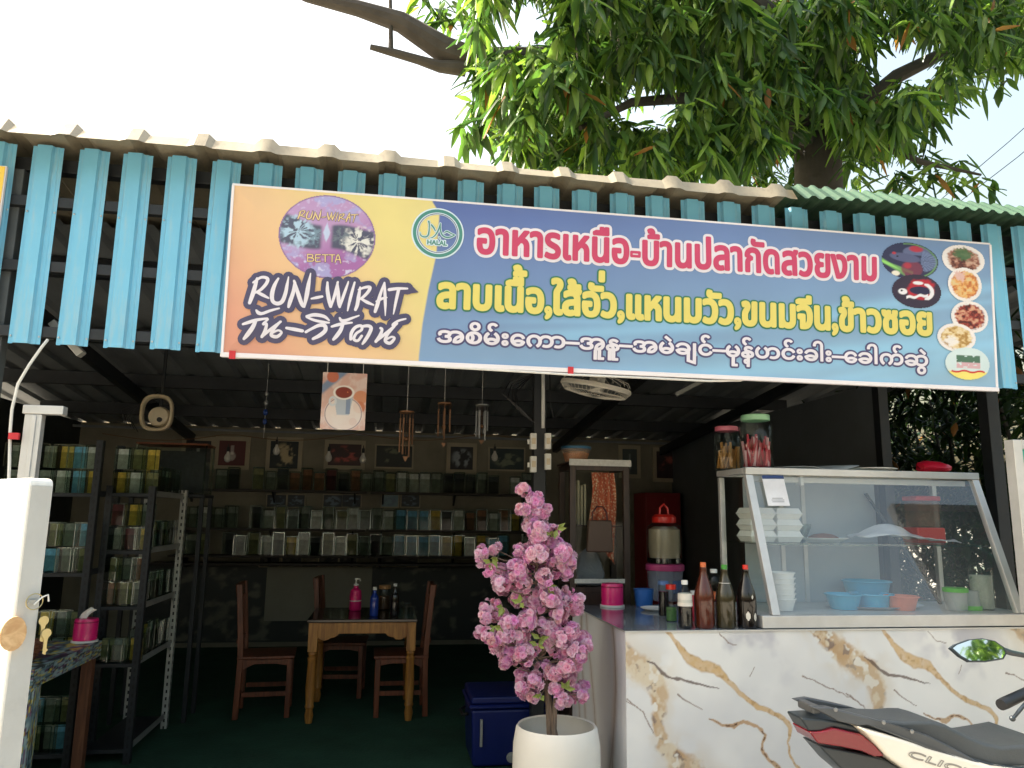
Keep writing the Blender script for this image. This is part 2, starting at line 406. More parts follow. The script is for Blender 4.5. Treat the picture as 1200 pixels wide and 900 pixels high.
# ------------------------------------------------------------------ the long banner
ST = .0636; S0 = at(262, 413, -.05); SL, SH = at(1167, 455, -.05).x-S0.x, .789
_sn = Vector((0, -math.cos(ST), -math.sin(ST)))
def suv(px, py):
    d = Vector(ray(px, py)); c = Vector(CAM); p = c+d*((S0-c).dot(_sn)/d.dot(_sn)); q = p-S0
    return q.x, q.y*-math.sin(ST)+q.z*math.cos(ST)
sign = empty('banner_sign', S0, 'long blue banner in Thai and Burmese with yellow logo end, on the slats', 'sign')
sign.rotation_euler = (ST, 0, 0)
def sP(px, py): return suv(px, py)
m_print = painted('printed vinyl', .42, .4, .05)
split = [suv(*p) for p in ((507, 237), (515, 250), (511, 300), (502, 340), (495, 380), (491, 417))]
sz_ = [p[1] for p in split][::-1]; sx_ = [p[0] for p in split][::-1]
def paint_sign(u, v):
    x = u*SL; z = v*SH
    # blue field: deep at upper middle, paler low and right, with sweeping light streaks
    t = np.clip((x-1.0)/2.9, 0, 1)*.45+np.clip(1-z/.75, 0, 1)*.62
    t = np.clip(t, 0, 1)
    c = mixc(np.ones(x.shape+(3,))*lin((92, 110, 168)), lin((142, 180, 206)), t)
    for a, k, w_, s in ((.06, .16, .035, .5), (.16, .10, .02, .35), (-.20, .17, .06, .5), (-.42, .22, .03, .35), (.10, .04, .03, .4), (-.55, .25, .05, .4)):
        d = z-(a+k*(x-1.0)+.03*np.sin(x*1.7)); c = mixc(c, lin((150, 205, 236)), s*np.exp(-(d/w_)**2)*sstep(.9, 1.8, x))
    # warm end
    t = np.clip(x/1.0*.72+z*.55-.05, 0, 1)
    wc = mixc(np.ones(x.shape+(3,))*lin((212, 152, 130)), lin((226, 190, 146)), sstep(.0, .45, t)); wc = mixc(wc, lin((224, 210, 140)), sstep(.4, .85, t))
    m = sstep(.004, -.004, x-np.interp(z, sz_, sx_)); return c*(1-m[..., None])+wc*m[..., None]
grid('printed_face', m_print, 1100, 220, lambda u, v: (u*SL, u*0, v*SH), paint_sign, sign)
m_frame = M('white banner frame', (236, 232, 236), .45, 0, .04, 3, dirt=.15)
b = MB().box(-.012, SL+.012, .003, .035, -.02, SH+.012); o = b.build('backing', m_frame, None, .002); o.parent = sign
b = MB().box(-.012, SL+.012, -.012, .002, -.022, 0.0); o = b.build('edge_strip', m_frame, None, .003); o.parent = sign
b = MB().box(-.012, 0, -.006, .002, 0.001, SH); o = b.build('edge_strip', m_frame, None, .002); o.parent = sign
b = MB().box(SL, SL+.012, -.006, .002, 0.001, SH); o = b.build('edge_strip', m_frame, None, .002); o.parent = sign
def ink(name, rgb): return M(name, rgb, .45, 0, .03, 6)
i_white = ink('white print', (226, 222, 232)); i_red = ink('crimson print', (196, 66, 104)); i_green = ink('green print', (52, 120, 92))
i_yellow = ink('yellow print', (222, 208, 112)); i_navy = ink('navy print', (76, 74, 118)); i_ink = ink('slate print', (74, 72, 104))
i_teal = ink('teal print', (72, 138, 128)); i_gold = ink('gold print', (226, 200, 146)); i_pale = ink('pale print', (214, 232, 244))
def line(text, p0, p1, xh_px, main, rim, wm, wr, nm, marks=(), vs_=1.0):
    (u0, v0), (u1, v1) = suv(*p0), suv(*p1); v = (v0+v1)/2
    ref = contours('า' if nm != 'burmese_lettering' else 'က'); rh = max(p.y for P in ref for p in P)
    sz = xh_px/rh
    P0 = contours(text); P = fit(P0, u0+wr*.5, u1-wr*.5, v, sz)
    xs = [p.x for Q in P0 for p in Q]; kx = (u1-u0-wr)/(max(xs)-min(xs))
    for ch, pre, dx, dz in marks:
        e = contours(pre); r = max(p.x for Q in e for p in Q); g_ = contours('น'+ch); gb = contours('น'); gr = max(p.x for Q in gb for p in Q)
        top = [Q for Q in g_ if min(p.y for p in Q) > rh*1.02]
        P += [[Vector((u0+wr*.5+(p.x-gr+r-min(xs)+dx)*kx, v+(p.y+dz)*sz)) for p in Q] for Q in top]
    a = Ink(-.0015); a.shape(P, wr); o = a.build(nm, rim, sign)
    a = Ink(-.0032); a.shape(P, wm); a.build('letter_fill', main, o)
    return sz
zr = suv(567, 270)[1]-suv(567, 299)[1]
line('อาหารเหนือ-บ้านปลากัดสวยงาม', (557, 299.5), (1028, 326), zr*.98, i_red, i_white, .007, .021, 'thai_headline')
zr = suv(520, 333)[1]-suv(520, 361)[1]
line('ลาบเนือ,ใส้อัว,แหนมวัว,ขนมจีน,ข้าวซอย'.replace('เนือ', 'เนือ'), (511, 361), (1091, 391.5), zr*.98, i_yellow, i_green, .009, .017, 'thai_menu_lettering',
     (('้', 'ลาบเนื', .06, .24), ('่', 'ลาบเนือ,ใส้อั', .03, .24)))
zr = suv(520, 387.5)[1]-suv(520, 401)[1]
line('အစိမ်းေကာ–အူနူ–အမဲချင်–မုန့်ဟင်းခါး–ေခါက်ဆွဲ', (511, 401.5), (1087, 428.5), zr*.98, i_white, i_navy, .0035, .0125, 'burmese_lettering')

# brush-written name
Z1 = lambda x, y: suv(270+x/5.4545, 310+y/5.4545)
KW = (suv(400, 380)[0]-suv(300, 380)[0])/100/5.4545
BR = [[(175,95,8),(160,150,12),(145,200,13),(127,250,10)],[(150,120,6),(200,88,8),(240,95,10),(235,125,10),(200,165,9),(165,185,6)],[(170,180,7),(210,200,10),(248,220,5)],
[(310,95,6),(285,140,11),(270,195,13),(275,240,11),(305,255,12),(335,240,12),(355,190,11),(365,140,9),(375,85,3)],
[(415,120,8),(405,180,11),(385,240,12),(375,275,8)],[(410,110,7),(435,190,12),(460,260,11),(475,275,6)],[(475,270,7),(490,200,13),(502,130,11),(515,62,3)],
[(520,222,5),(555,215,9),(588,208,7)],
[(622,118,6),(622,170,11),(632,230,12),(642,272,9)],[(645,270,6),(670,190,9),(688,115,6)],[(685,120,6),(690,190,11),(695,250,11),(700,275,7)],[(702,270,6),(725,200,9),(750,130,6),(755,112,3)],
[(795,118,6),(775,190,9),(760,250,8),(750,298,4)],
[(830,150,6),(820,210,11),(812,260,11),(800,292,9)],[(820,165,5),(860,150,8),(892,150,10),(880,180,10),(845,215,8),(825,225,6)],[(835,222,6),(875,245,10),(915,262,5)],
[(985,120,5),(960,190,9),(940,260,12),(925,305,9)],[(985,125,6),(988,190,9),(990,250,9),(990,330,2)],[(935,240,7),(970,222,8),(1000,215,4)],
[(1015,165,10),(1070,158,9),(1130,158,6)],[(1075,165,10),(1060,230,9),(1048,290,6),(1042,320,3)]]
BT = [[(170,298,6),(185,315,11),(210,318,9),(260,300,8),(315,285,5)],[(85,385,7),(120,375,10),(170,360,9),(240,350,6)],[(165,370,10),(145,410,13),(115,450,13),(90,478,8)],
[(245,355,5),(215,385,8),(235,385,8),(225,430,10),(205,465,9)],[(205,465,7),(260,420,9),(325,370,7)],[(322,370,7),(280,420,8),(265,455,10),(300,465,10),(330,440,7),(310,425,6),(275,440,6)],
[(362,410,8),(410,418,11),(462,428,10)],
[(485,435,8),(520,415,8),(570,392,11),(605,395,12),(608,425,12),(575,455,12),(530,478,8)],[(490,335,8),(540,325,11),(600,335,10),(632,360,5)],[(490,340,6),(540,360,8),(600,372,8),(632,375,5)],
[(650,400,7),(690,388,10),(730,380,9),(778,375,5)],[(720,385,10),(705,425,12),(680,460,12),(660,482,8)],[(700,345,6),(712,362,10),(740,360,9),(780,345,7),(822,330,4)],
[(770,480,9),(775,440,10),(800,405,10),(835,395,9),(840,420,8),(805,445,8),(790,480,9),(815,490,8),(840,460,8)],[(840,400,8),(880,395,10),(900,410,11),(885,450,11),(860,490,10),(845,510,6)],
[(960,410,8),(970,420,8),(955,460,11),(930,495,9)],[(930,495,7),(985,450,9),(1050,395,7)],[(1048,398,7),(1005,450,8),(990,490,10),(1020,505,10),(1048,475,8),(1030,465,6),(1000,480,6)],
[(1120,350,5),(1075,362,7),(1040,385,8),(1045,395,8),(1065,380,7)]]
def brush(ink_, strokes, f, k, extra=0.):
    for s in strokes: ink_.smooth([(*f(x, y), (w_+extra)*k) for x, y, w_ in s])
m_logo = painted('printed emblem', .45)
# round emblem
cx, cz = suv(384, 277.5); rx = suv(440, 277.5)[0]-cx; rz = suv(384, 229)[1]-cz
def paint_logo(u, v):
    x = (u-.5)*2; z = (v-.5)*2; n1 = fbm(x*4+9, z*4+3, 3); n2 = fbm(x*14, z*14, 5)
    c = mixc(np.ones(x.shape+(3,))*lin((184, 150, 194)), lin((162, 108, 168)), sstep(.3, -.7, z-x*.6))
    c = mixc(c, lin((166, 166, 214)), sstep(.52, .62, n1)*sstep(.25, .9, np.abs(z)+.35*np.abs(x))*.9)
    c = mixc(c, lin((206, 206, 234)), sstep(.62, .7, n2)*sstep(-.45, -.8, z-.25*np.abs(x))*.9+sstep(.6, .7, n2)*sstep(.35, .7, z)*.4)
    band = sstep(.32, .22, np.abs(z+.02+.10*x-.05*np.sin(5*x))+.22*(np.abs(x) < .12)*0-.1*np.abs(x)+.22*sstep(.16, .0, np.abs(x))*0)
    band = band*sstep(.05, .16, np.abs(x+.02))
    c = mixc(c, lin((64, 80, 96)), band*.9)
    for px_, pz_, rr, col in ((-.62, .06, .42, (176, 206, 228)), (.64, -.06, .40, (226, 226, 222)), (-.28, -.02, .22, (120, 146, 164)), (.28, .02, .2, (110, 122, 134))):
        a = np.arctan2(z-pz_, x-px_); d = np.hypot(x-px_, z-pz_)
        sp = sstep(.42, .54, vnoise(a*7+px_*9, d*7)*.6+.4*fbm(x*16, z*16, 61))*sstep(rr*1.1, rr*.6, d+.3*(n2-.45))
        c = mixc(c, lin(col), sp*.95)
    c = mixc(c, lin((190, 204, 232)), sstep(.2, .15, np.abs(x+.02)*2+np.abs(z-.08)*.62+.05*n2))
    edge = sstep(.965, .985, np.hypot(x, z)); return mixc(c, lin((140, 110, 160)), edge)
ell = lambda u, v: (2*u-1)**2+(2*v-1)**2 < 1
lg = grid('round_emblem', m_logo, 120, 120, lambda u, v: (cx+(2*u-1)*rx, u*0-.0012, cz+(2*v-1)*rz), paint_logo, sign, ell)
def small(strokes, x0, x1, y0, y1, bx, k, nm):
    xs = [p[0] for s in strokes for p in s]; ys = [p[1] for s in strokes for p in s]; a, b_, c_, d_ = min(xs), max(xs), min(ys), max(ys)
    f = lambda x, y: suv(x0+(x-a)/(b_-a)*(x1-x0), y0+(y-c_)/(d_-c_)*(y1-y0))
    i1 = Ink(-.0022); brush(i1, strokes, f, k, 5); o = i1.build(nm, i_ink, lg)
    i2 = Ink(-.0032); brush(i2, strokes, f, k, -1); i2.build(nm, i_gold, lg)
small(BR, 349.5, 420, 246.5, 262, 0, .00030, 'emblem_lettering')
BE = [[(0,0,9),(0,90,9)],[(0,0,9),(50,8,9),(48,38,9),(8,45,9),(58,55,9),(56,85,9),(0,90,9)],[(85,5,9),(85,90,9),(135,88,9)],[(85,5,9),(135,5,9)],[(85,46,9),(125,46,9)],
      [(155,5,9),(215,5,9)],[(185,5,9),(185,95,9)],[(230,5,9),(285,5,9)],[(258,5,9),(258,95,9)],[(290,100,9),(322,0,9),(350,110,9)],[(300,65,9),(345,65,9)]]
small(BE, 361, 399.5, 299, 309, 0, .00030, 'emblem_lettering')
a = Ink(-.0045); brush(a, BR+BT, Z1, KW, 33); a.smooth([(*Z1(1130, 158), 42*KW), (*Z1(1198, 180), 3*KW)]); nm_ = a.build('brush_name', i_ink, sign)
a = Ink(-.0060); brush(a, BR+BT, Z1, KW, 1); a.build('letter_fill', i_white, nm_)
# halal seal
Z2 = lambda x, y: suv(475+x/12, 235+y/12); KH = (suv(560, 270)[0]-suv(460, 270)[0])/100/12
hc = Z2(455, 467)
def ring(r, hw, y, mat, nm, par):
    a = Ink(y); a.stroke([(hc[0]+r*KH*math.cos(t), hc[1]+r*KH*math.sin(t), hw*KH) for t in np.linspace(0, 2*math.pi, 49)[:-1]], True); return a.build(nm, mat, par)
seal = ring(350, 20, -.0012, i_pale, 'halal_seal', sign); ring(292, 24, -.0014, i_pale, 'ring', seal); ring(326, 23, -.0026, i_teal, 'ring', seal); ring(282, 5, -.0028, i_navy, 'ring', seal)
HA = [[(328,305,12),(335,360,8),(330,450,9),(310,510,10),(260,522,10),(215,500,8),(205,460,4)],[(365,355,10),(400,400,10),(420,440,6)],[(490,335,7),(465,420,9),(425,490,9),(380,530,7),(350,535,4)],
      [(490,340,6),(492,430,9),(520,500,10),(580,530,10),(640,520,9),(690,495,7)],[(545,470,5),(580,445,9),(640,475,8),(690,495,5)],[(470,525,5),(485,545,6)]]
a = Ink(-.0030); brush(a, HA, Z2, KH, 10); o = a.build('arabic_lettering', i_pale, seal)
a = Ink(-.0045); brush(a, HA, Z2, KH, 0); a.build('letter_fill', i_teal, o)
P = contours('HALAL'); (u0, v0), (u1, v1) = Z2(308, 628), Z2(582, 640); hh = (Z2(308, 565)[1]-v0)/max(p.y for Q in P for p in Q)
P = fit(P, u0, u1, (v0+v1)/2, hh); a = Ink(-.0030); a.shape(P, .006); o = a.build('halal_lettering', i_pale, seal); a = Ink(-.0045); a.shape(P, .0012); a.build('letter_fill', i_teal, o)
# pictures at the right end
def plate(px, py, rx_, ry_, fn, nm, lab):
    x0, z0 = suv(px, py); rx2 = suv(px+rx_, py)[0]-x0; rz2 = suv(px, py-ry_)[1]-z0; plate.k += 1; y = -.0012-plate.k*.0006
    return grid(nm, m_logo, 56, 56, lambda u, v: (x0+(2*u-1)*rx2, u*0+y, z0+(2*v-1)*rz2), lambda u, v: fn((2*u-1), (2*v-1)), sign, ell).__setitem__('label', lab)
plate.k = 0
def food(cols, seed, rr=.72, plate_c=(232, 226, 224), garnish=None):
    def f(x, z):
        n = fbm(x*6+seed, z*6, seed, 3); n2 = vnoise(x*13, z*13+seed, seed+3); d = np.hypot(x, z)+.12*(n2-.5)
        c = np.ones(x.shape+(3,))*lin(plate_c); c = mixc(c, lin(plate_c)*.8, sstep(.86, .8, d)*.5)
        k = np.clip((n-.3)/.4, 0, .999)*(len(cols)-1); i0 = k.astype(int); fr = (k-i0)[..., None]; L_ = np.array([lin(q) for q in cols])
        fc = L_[i0]*(1-fr)+L_[np.minimum(i0+1, len(cols)-1)]*fr; m = sstep(rr+.04, rr-.04, d); c = c*(1-m[..., None])+fc*m[..., None]
        if garnish:
            gx, gz, gr, gc = garnish; m = sstep(gr+.1, gr-.1, np.hypot(x-gx, z-gz)+.3*(n2-.5)); c = mixc(c, lin(gc), m*.9)
        return c
    return f
def betta1(x, z):
    n = fbm(x*5, z*5, 2); c = mixc(np.ones(x.shape+(3,))*lin((48, 50, 82)), lin((112, 160, 100)), sstep(.14, .06, np.abs(z+.3+.9*(x+.7)))*(x < -.2)+sstep(.12, .05, np.abs(z+.62+.5*x))*(x < .1)+sstep(.05, .02, np.abs(np.hypot(x, z)-.93))*(x > -.2)*.8)
    c = mixc(c, lin((96, 104, 140)), sstep(.42, .36, np.hypot((x-.25)*.8, (z-.45)*1.1))*(z > .3)); c = mixc(c, lin((124, 60, 80)), sstep(.5, .4, np.hypot((x-.05)*1.2, z+.45))*(z < -.02)*.8)
    body = sstep(.32, .27, np.hypot((x+.18)*.55, (z-.12+.15*x)*1.25)); c = mixc(c, lin((86, 92, 128)), body)
    c = mixc(c, lin((178, 54, 70)), sstep(.22, .12, np.hypot((x-.25)*.7, (z-.66)))*(.5+.5*(n > .45))+sstep(.2, .1, np.hypot((x+.1)*1.1, z+.28))*.8+sstep(.09, .05, np.hypot(x+.56, z-.36)))
    a = np.arctan2(z-.0, x-.35); d = np.hypot(x-.35, z); tail = sstep(.62, .56, d)*(np.abs(a) < 1.35); c = mixc(c, lin((110, 126, 164)), tail*(.55+.45*(np.sin(a*26) > 0)))
    c = mixc(c, lin((228, 224, 210)), sstep(.16, .12, np.hypot(x+.52, z+.72))); return mixc(c, lin((30, 24, 40)), sstep(.05, .03, np.hypot(x+.45, z-.2)))
def betta2(x, z):
    c = np.ones(x.shape+(3,))*lin((52, 42, 62)); c = mixc(c, lin((176, 36, 52)), sstep(.62, .5, np.hypot(x-.2, (z-.15)*.9)+.25*(fbm(x*4, z*4, 8)-.5)))
    c = mixc(c, lin((40, 36, 70)), sstep(.34, .3, np.hypot((x-.15)*.7, (z-.05)*1.3)))
    c = mixc(c, lin((228, 226, 232)), sstep(.2, .16, np.hypot(x+.58, z+.05))+sstep(.1, .06, np.abs(z+.3-.25*x-.05*np.sin(x*14)))*(np.abs(x) < .45)+sstep(.1, .07, np.abs(np.hypot(x-.1, z)-.52))*(x > .3)*(np.abs(z) < .5)+sstep(.12, .09, np.hypot((x-.05)*.5, z-.5)))
    return mixc(c, lin((30, 24, 40)), sstep(.06, .04, np.hypot(x+.62, z)))
plate(1065, 306, 32, 21.5, betta1, 'fish_picture', 'oval picture of a dark blue fighting fish')
plate(1073, 342, 28, 19.5, betta2, 'fish_picture', 'oval picture of a red and white fighting fish')
plate(1127.5, 305, 25.5, 17.5, food([(84, 44, 40), (150, 96, 78), (196, 160, 140)], 3, .76, garnish=(0, .35, .4, (70, 110, 70))), 'dish_picture', 'plate of minced meat with green herbs')
plate(1129, 334, 20, 19.5, food([(190, 110, 60), (224, 170, 100), (214, 190, 140)], 11, .8, garnish=(-.3, .45, .3, (216, 180, 176))), 'dish_picture', 'plate of orange noodles')
plate(1135, 372, 22, 18.5, food([(70, 30, 28), (160, 60, 50), (206, 160, 130)], 21, .78), 'dish_picture', 'plate of dark red stew')
plate(1118.5, 396, 22, 16.5, food([(170, 130, 70), (214, 186, 130), (230, 214, 180)], 31, .8, garnish=(-.3, -.3, .35, (232, 228, 226))), 'dish_picture', 'plate of rice and curry')
def sand(x, z):
    c = mixc(np.ones(x.shape+(3,))*lin((206, 224, 226)), lin((236, 222, 120)), sstep(-.45, -.55, z))
    n = vnoise(x*9, z*9, 4); bx_ = (np.abs(x-.0) < .52)
    c = mixc(c, lin((76, 112, 92)), bx_*sstep(.25, .2, np.abs(z-.28))*(n > .25)); c = mixc(c, lin((206, 168, 176)), bx_*sstep(.2, .16, np.abs(z+.12))*(n > .2)); c = mixc(c, lin((196, 40, 44)), (np.abs(x) < .75)*sstep(.07, .04, np.abs(z+.5+.05*np.sin(x*9)))); return c
plate(1132, 426.5, 26, 18.5, sand, 'dish_picture', 'plate of sausage slices under green leaves')
def ripple(x, z):
    e = np.clip(np.minimum(np.minimum(x, SL-x), np.minimum(z, SH-z))/.12, 0, 1); e = e*e*(3-2*e)
    return -e*(.006+.003*np.sin(x*5.3+z*2.1)+.0022*np.sin(x*11.7-z*6+1)+.0016*np.sin(x*3.1+z*13)+.003*np.sin(x*1.7+.6))
for ob in sign.children_recursive:
    if ob.type == 'MESH' and ob.name.split('.')[0] not in ('backing', 'edge_strip'):
        co = np.empty(len(ob.data.vertices)*3); ob.data.vertices.foreach_get('co', co); co = co.reshape(-1, 3); co[:, 1] += ripple(co[:, 0], co[:, 2]); ob.data.vertices.foreach_set('co', co.ravel()); ob.data.update()
# red tape tabs and the white cable along the lower edge
m_tape = M('red tape', (200, 44, 54), .5)
for px, py in ((273, 416), (668, 434.5)):
    x, z = suv(px, py); b = MB().box(x-.014, x+.014, -.016, -.0125, z-.02, z+.018); o = b.build('tape_tab', m_tape); o.parent = sign
cb = MB(); cb.tube([at(262, 415, -.04), at(272, 419, -.05), at(330, 419, -.055), at(450, 426, -.055), at(620, 436, -.055), at(668, 439, -.06), at(760, 443, -.055), at(830, 446.5, -.05), at(868, 446, -.035), at(890, 438, -.01)], .006, 6)
tag(cb.build('electric_cable', m_wire), 'thin white cable running under the long banner and held by red tape', 'cable')
# neighbouring yellow banner cut by the left edge
m_yb = painted('yellow vinyl', .45)
def paint_y(u, v):
    c = np.ones(u.shape+(3,))*lin((244, 206, 84)); d = np.hypot((u-.89)*1.2, (v-.82)*.9)
    return mixc(c, lin((236, 234, 228)), sstep(.075, .07, d))
yb = empty('yellow_banner', (-2.2, -.03, 2.5), 'yellow banner with a white disc left of the blue slats, mostly out of view', 'banner')
grid('printed_face', m_yb, 60, 40, lambda u, v: (u*1.197, u*0-.02, v*.585), paint_y, yb)
b = MB().box(-2.21, -.998, -.047, -.03, 2.495, 3.09); b.build('frame', m_frame, yb, .002)
# ------------------------------------------------------------------ slotted metal racks at the left
def slotted_post(x, y, z0, z1, mat, par, s=1):
    b = MB(); b.box(x-.02, x+.02, y-.0015, y+.0015, z0, z1); b.box(x+s*.02-.0015, x+s*.02+.0015, y+.002, y+.04, z0, z1)
    p = b.build('post', mat, par)
def slotted(m):
    nt = m.node_tree; N = nt.nodes; L = nt.links; b = N['Principled BSDF']; src = b.inputs['Base Color'].links[0].from_socket
    tc = N.new('ShaderNodeTexCoord'); so_ = N.new('ShaderNodeSeparateXYZ'); sg = N.new('ShaderNodeSeparateXYZ'); L.new(tc.outputs['Object'], so_.inputs[0]); L.new(tc.outputs['Generated'], sg.inputs[0])
    def mth(op, a, v=None):
        n = N.new('ShaderNodeMath'); n.operation = op
        for i, q in enumerate((a, v)):
            if q is None: continue
            if isinstance(q, (int, float)): n.inputs[i].default_value = q
            else: L.new(q, n.inputs[i])
        return n.outputs[0]
    zf = mth('LESS_THAN', mth('FRACT', mth('MULTIPLY', so_.outputs[2], 20.)), .45)
    gx = mth('LESS_THAN', mth('ABSOLUTE', mth('SUBTRACT', sg.outputs[0], .5)), .14); gy = mth('LESS_THAN', mth('ABSOLUTE', mth('SUBTRACT', sg.outputs[1], .5)), .15)
    k = mth('MULTIPLY', zf, mth('MAXIMUM', gx, gy)); mx = N.new('ShaderNodeMixRGB'); mx.inputs[2].default_value = (.012, .013, .014, 1); L.new(k, mx.inputs[0]); L.new(src, mx.inputs[1]); L.new(mx.outputs[0], b.inputs['Base Color']); return m
m_slot_d = slotted(M('dark slotted angle', (44, 48, 52), .5, .3, .2, 9)); m_slot_g = slotted(M('grey slotted angle', (186, 188, 182), .45, .3, .12, 9, dirt=.2))
rz_ = [.11, .62, .97, 1.32, 1.69]
def rack(name, x0, x1, y0, y1, zs, mf, mr, lab, top):
    r = empty(name, ((x0+x1)/2, (y0+y1)/2, 0), lab, 'rack', 'slotted fish jar racks')
    for x, y, m_, s in ((x0, y0, mf, -1), (x1, y0, mf, 1), (x0, y1, mr, -1), (x1, y1, mr, 1)): slotted_post(x, y, 0, top, m_slot_d if m_ is m_steel_dark else m_slot_g, r, s)
    for z in zs:
        b = MB().box(x0, x1, y0+.004, y1, z-.022, z-.018).box(x0, x1, y0+.002, y0+.006, z-.04, z-.0181).box(x0, x0+.004, y0+.007, y1, z-.04, z-.0221)
        b.build('shelf', mf, r); b = MB().box(x1-.004, x1+.003, y0+.03, y1-.01, z-.035, z+.002); b.build('side_rail', mr, r)
    return r
rA = rack('metal_rack', -1.95, -1.06, 1.6, 1.98, [.14, .65, 1.19, 1.68], m_steel_dark, m_steel_dark, 'black slotted steel rack behind the white board, full of fish jars', 2.0)
rB = rack('metal_rack', -1.03, -.77, 1.77, 2.58, rz_, m_steel_dark, m_steel_grey, 'deep slotted rack with black front post and grey rear posts, full of fish jars', 1.72)
for z in rz_[1:]:   # rounded corner plates
    for y0, s in ((1.80, 1), (2.57, -1)):
        b = MB(); b.prism([(y0, z-.035), (y0+s*.07, z-.035), (y0+s*.02, z-.06), (y0, z-.1)], -.772, -.769)
        b.v = [(v[1]+0, v[0], v[2]) for v in b.v]; b.build('corner_plate', m_steel_grey, rB)
# ------------------------------------------------------------------ fish jars
JC = {'blue': (120, 186, 236), 'amber': (240, 188, 80), 'grey': (138, 144, 134), 'white': (240, 238, 226), 'brown': (150, 100, 70), 'olive': (150, 146, 104), 'dark': (50, 54, 54), 'maroon': (96, 36, 40)}
jm = {k: M(k+' printed card', v, .6, 0, .45, 30) for k, v in JC.items()}
m_water = bpy.data.materials.new('jar water'); m_water.use_nodes = True; _n = m_water.node_tree; _n.nodes.remove(_n.nodes['Principled BSDF']); _t = _n.nodes.new('ShaderNodeBsdfTransparent'); _t.inputs[0].default_value = (.84, .86, .83, 1); _n.links.new(_t.outputs[0], _n.nodes['Material Output'].inputs[0]); m_jrim = glass('jar glass edge', (204, 220, 214), .1, 2.0); m_jar = glass('jar glass', (242, 247, 244), .03, 1.28)
def make_jar(k):
    r = empty('fish_jar', (0, 0, 0)); w_ = .042
    b = MB().box(-w_, w_, -w_, w_, 0, .15); b.f = [f for i, f in enumerate(b.f) if i != 1]; b.build('glass_body', m_jar, r, flat=True)
    b = MB()
    for x, y in ((-w_, -w_), (w_, -w_), (w_, w_), (-w_, w_)): b.box(x-.0022, x+.0022, y-.0022, y+.0022, .002, .1505)
    for s in (-1, 1): b.box(-w_+.003, w_-.003, s*w_-.0022, s*w_+.0022, .147, .151)
    b.build('glass_edge', m_jrim, r, flat=True)
    b = MB().box(-w_+.004, w_-.004, -w_+.004, w_-.012, .004, .10); b.build('water', m_water, r, flat=True)
    b = MB().box(-w_+.003, w_-.003, w_-.009, w_-.004, .003, .142); b.build('card', jm[k], r, flat=True)
    return r
protos = {}
def jar(k, x, y, z, sc, lab, grp, rz=0):
    if k not in protos: o = protos[k] = make_jar(k)
    else: o = dup(protos[k])
    o.location = (x+rnd.uniform(-.006, .006), y+rnd.uniform(-.01, .01), z); o.scale = sc if hasattr(sc, '__len__') else (sc,)*3; o.rotation_euler = (0, 0, rz+rnd.uniform(-.2, .2)); tag(o, lab, 'fish jar', grp); return o
ORD = ['first', 'second', 'third', 'fourth', 'fifth', 'sixth', 'seventh', 'eighth', 'ninth', 'tenth', 'eleventh', 'twelfth', 'thirteenth', 'fourteenth', 'fifteenth', 'sixteenth', 'seventeenth', 'eighteenth', 'nineteenth', 'twentieth',
       'twenty first', 'twenty second', 'twenty third', 'twenty fourth', 'twenty fifth', 'twenty sixth', 'twenty seventh', 'twenty eighth', 'twenty ninth', 'thirtieth', 'thirty first', 'thirty second', 'thirty third', 'thirty fourth']
A_rows = {.14: ('lowest', ['blue', 'grey', 'blue', 'olive', 'grey', 'blue']), .65: ('third', ['olive', 'amber', 'grey', 'olive', 'grey', 'amber']), 1.19: ('second', ['grey', 'white', 'grey', 'blue', 'grey', 'olive']), 1.68: ('top', ['grey', 'white', 'grey', 'white', 'blue', 'amber'])}
for z, (nm, ks) in A_rows.items():
    for tier in (0, 1):
        for i, k in enumerate(ks):
            if tier: k = ks[(i*5+2) % 6]
            jar(k, -1.57+i*.092, 1.67, z-.016+tier*.156, 1, f'{k} fish jar, {ORD[i]} from left, {"upper" if tier else "lower"} row, {nm} shelf of black rack', 'fish jars on the black rack')
B_rows = {.62: ('fourth', ['olive', 'grey', 'amber']), .97: ('third', ['brown', 'olive', 'grey']), 1.32: ('second', ['grey', 'maroon', 'amber']), 1.69: ('top', ['amber', 'white', 'olive'])}
for z, (nm, ks) in B_rows.items():
    for i in range(3):
        for tier in ((0, 1) if z > .9 else (0,)):
            k = ks[(i+tier) % 3]
            jar(k, -.985+i*.086, 1.85, z-.016+tier*.156, .97, f'{k} fish jar at deep rack front, {ORD[i]} from left, {"upper" if tier else "lower"} row, {nm} shelf', 'fish jars on the deep rack')
    for j in range(7):
        k = ['white', 'olive', 'amber', 'grey', 'white', 'olive', 'grey'][(j+int(z*10)) % 7]
        jar(k, -.825, 1.955+j*.088, z-.016, (.97, .97, 1.25), f'{k} fish jar by deep rack side rail, {ORD[j]} from front, {nm} shelf', 'fish jars on the deep rack', R(90))
m_box = M('cardboard box', (146, 104, 66), .8, 0, .15, 4, dirt=.2)
# boxes and tanks stacked on top of the racks
tk = empty('fish_tank', (-.93, 2.9, 1.74), 'large glass fish tank with orange lid trim standing high behind the racks', 'fish tank')
b = MB().box(-1.19, -.67, 2.75, 3.02, 1.7, 2.08); b.f = [f for i, f in enumerate(b.f) if i != 1]; b.build('glass_body', m_jar, tk, flat=True)
b = MB().box(-1.20, -.66, 2.74, 3.03, 2.08, 2.095); b.build('lid_trim', M('orange trim', (120, 66, 34), .5), tk, .004)
b = MB()
for x in (-1.19, -.67):
    for y in (2.75, 3.02): b.box(x-.006, x+.006, y-.006, y+.006, 1.7, 2.08)
b.build('corner_strip', m_jrim, tk)
b = MB().box(-1.17, -.69, 2.99, 3.0, 1.71, 2.05); b.build('back_card', jm['dark'], tk)
r = empty('tank_stand', (-.93, 2.9, 0), 'dark metal stand carrying the large glass fish tank behind the racks', 'stand')
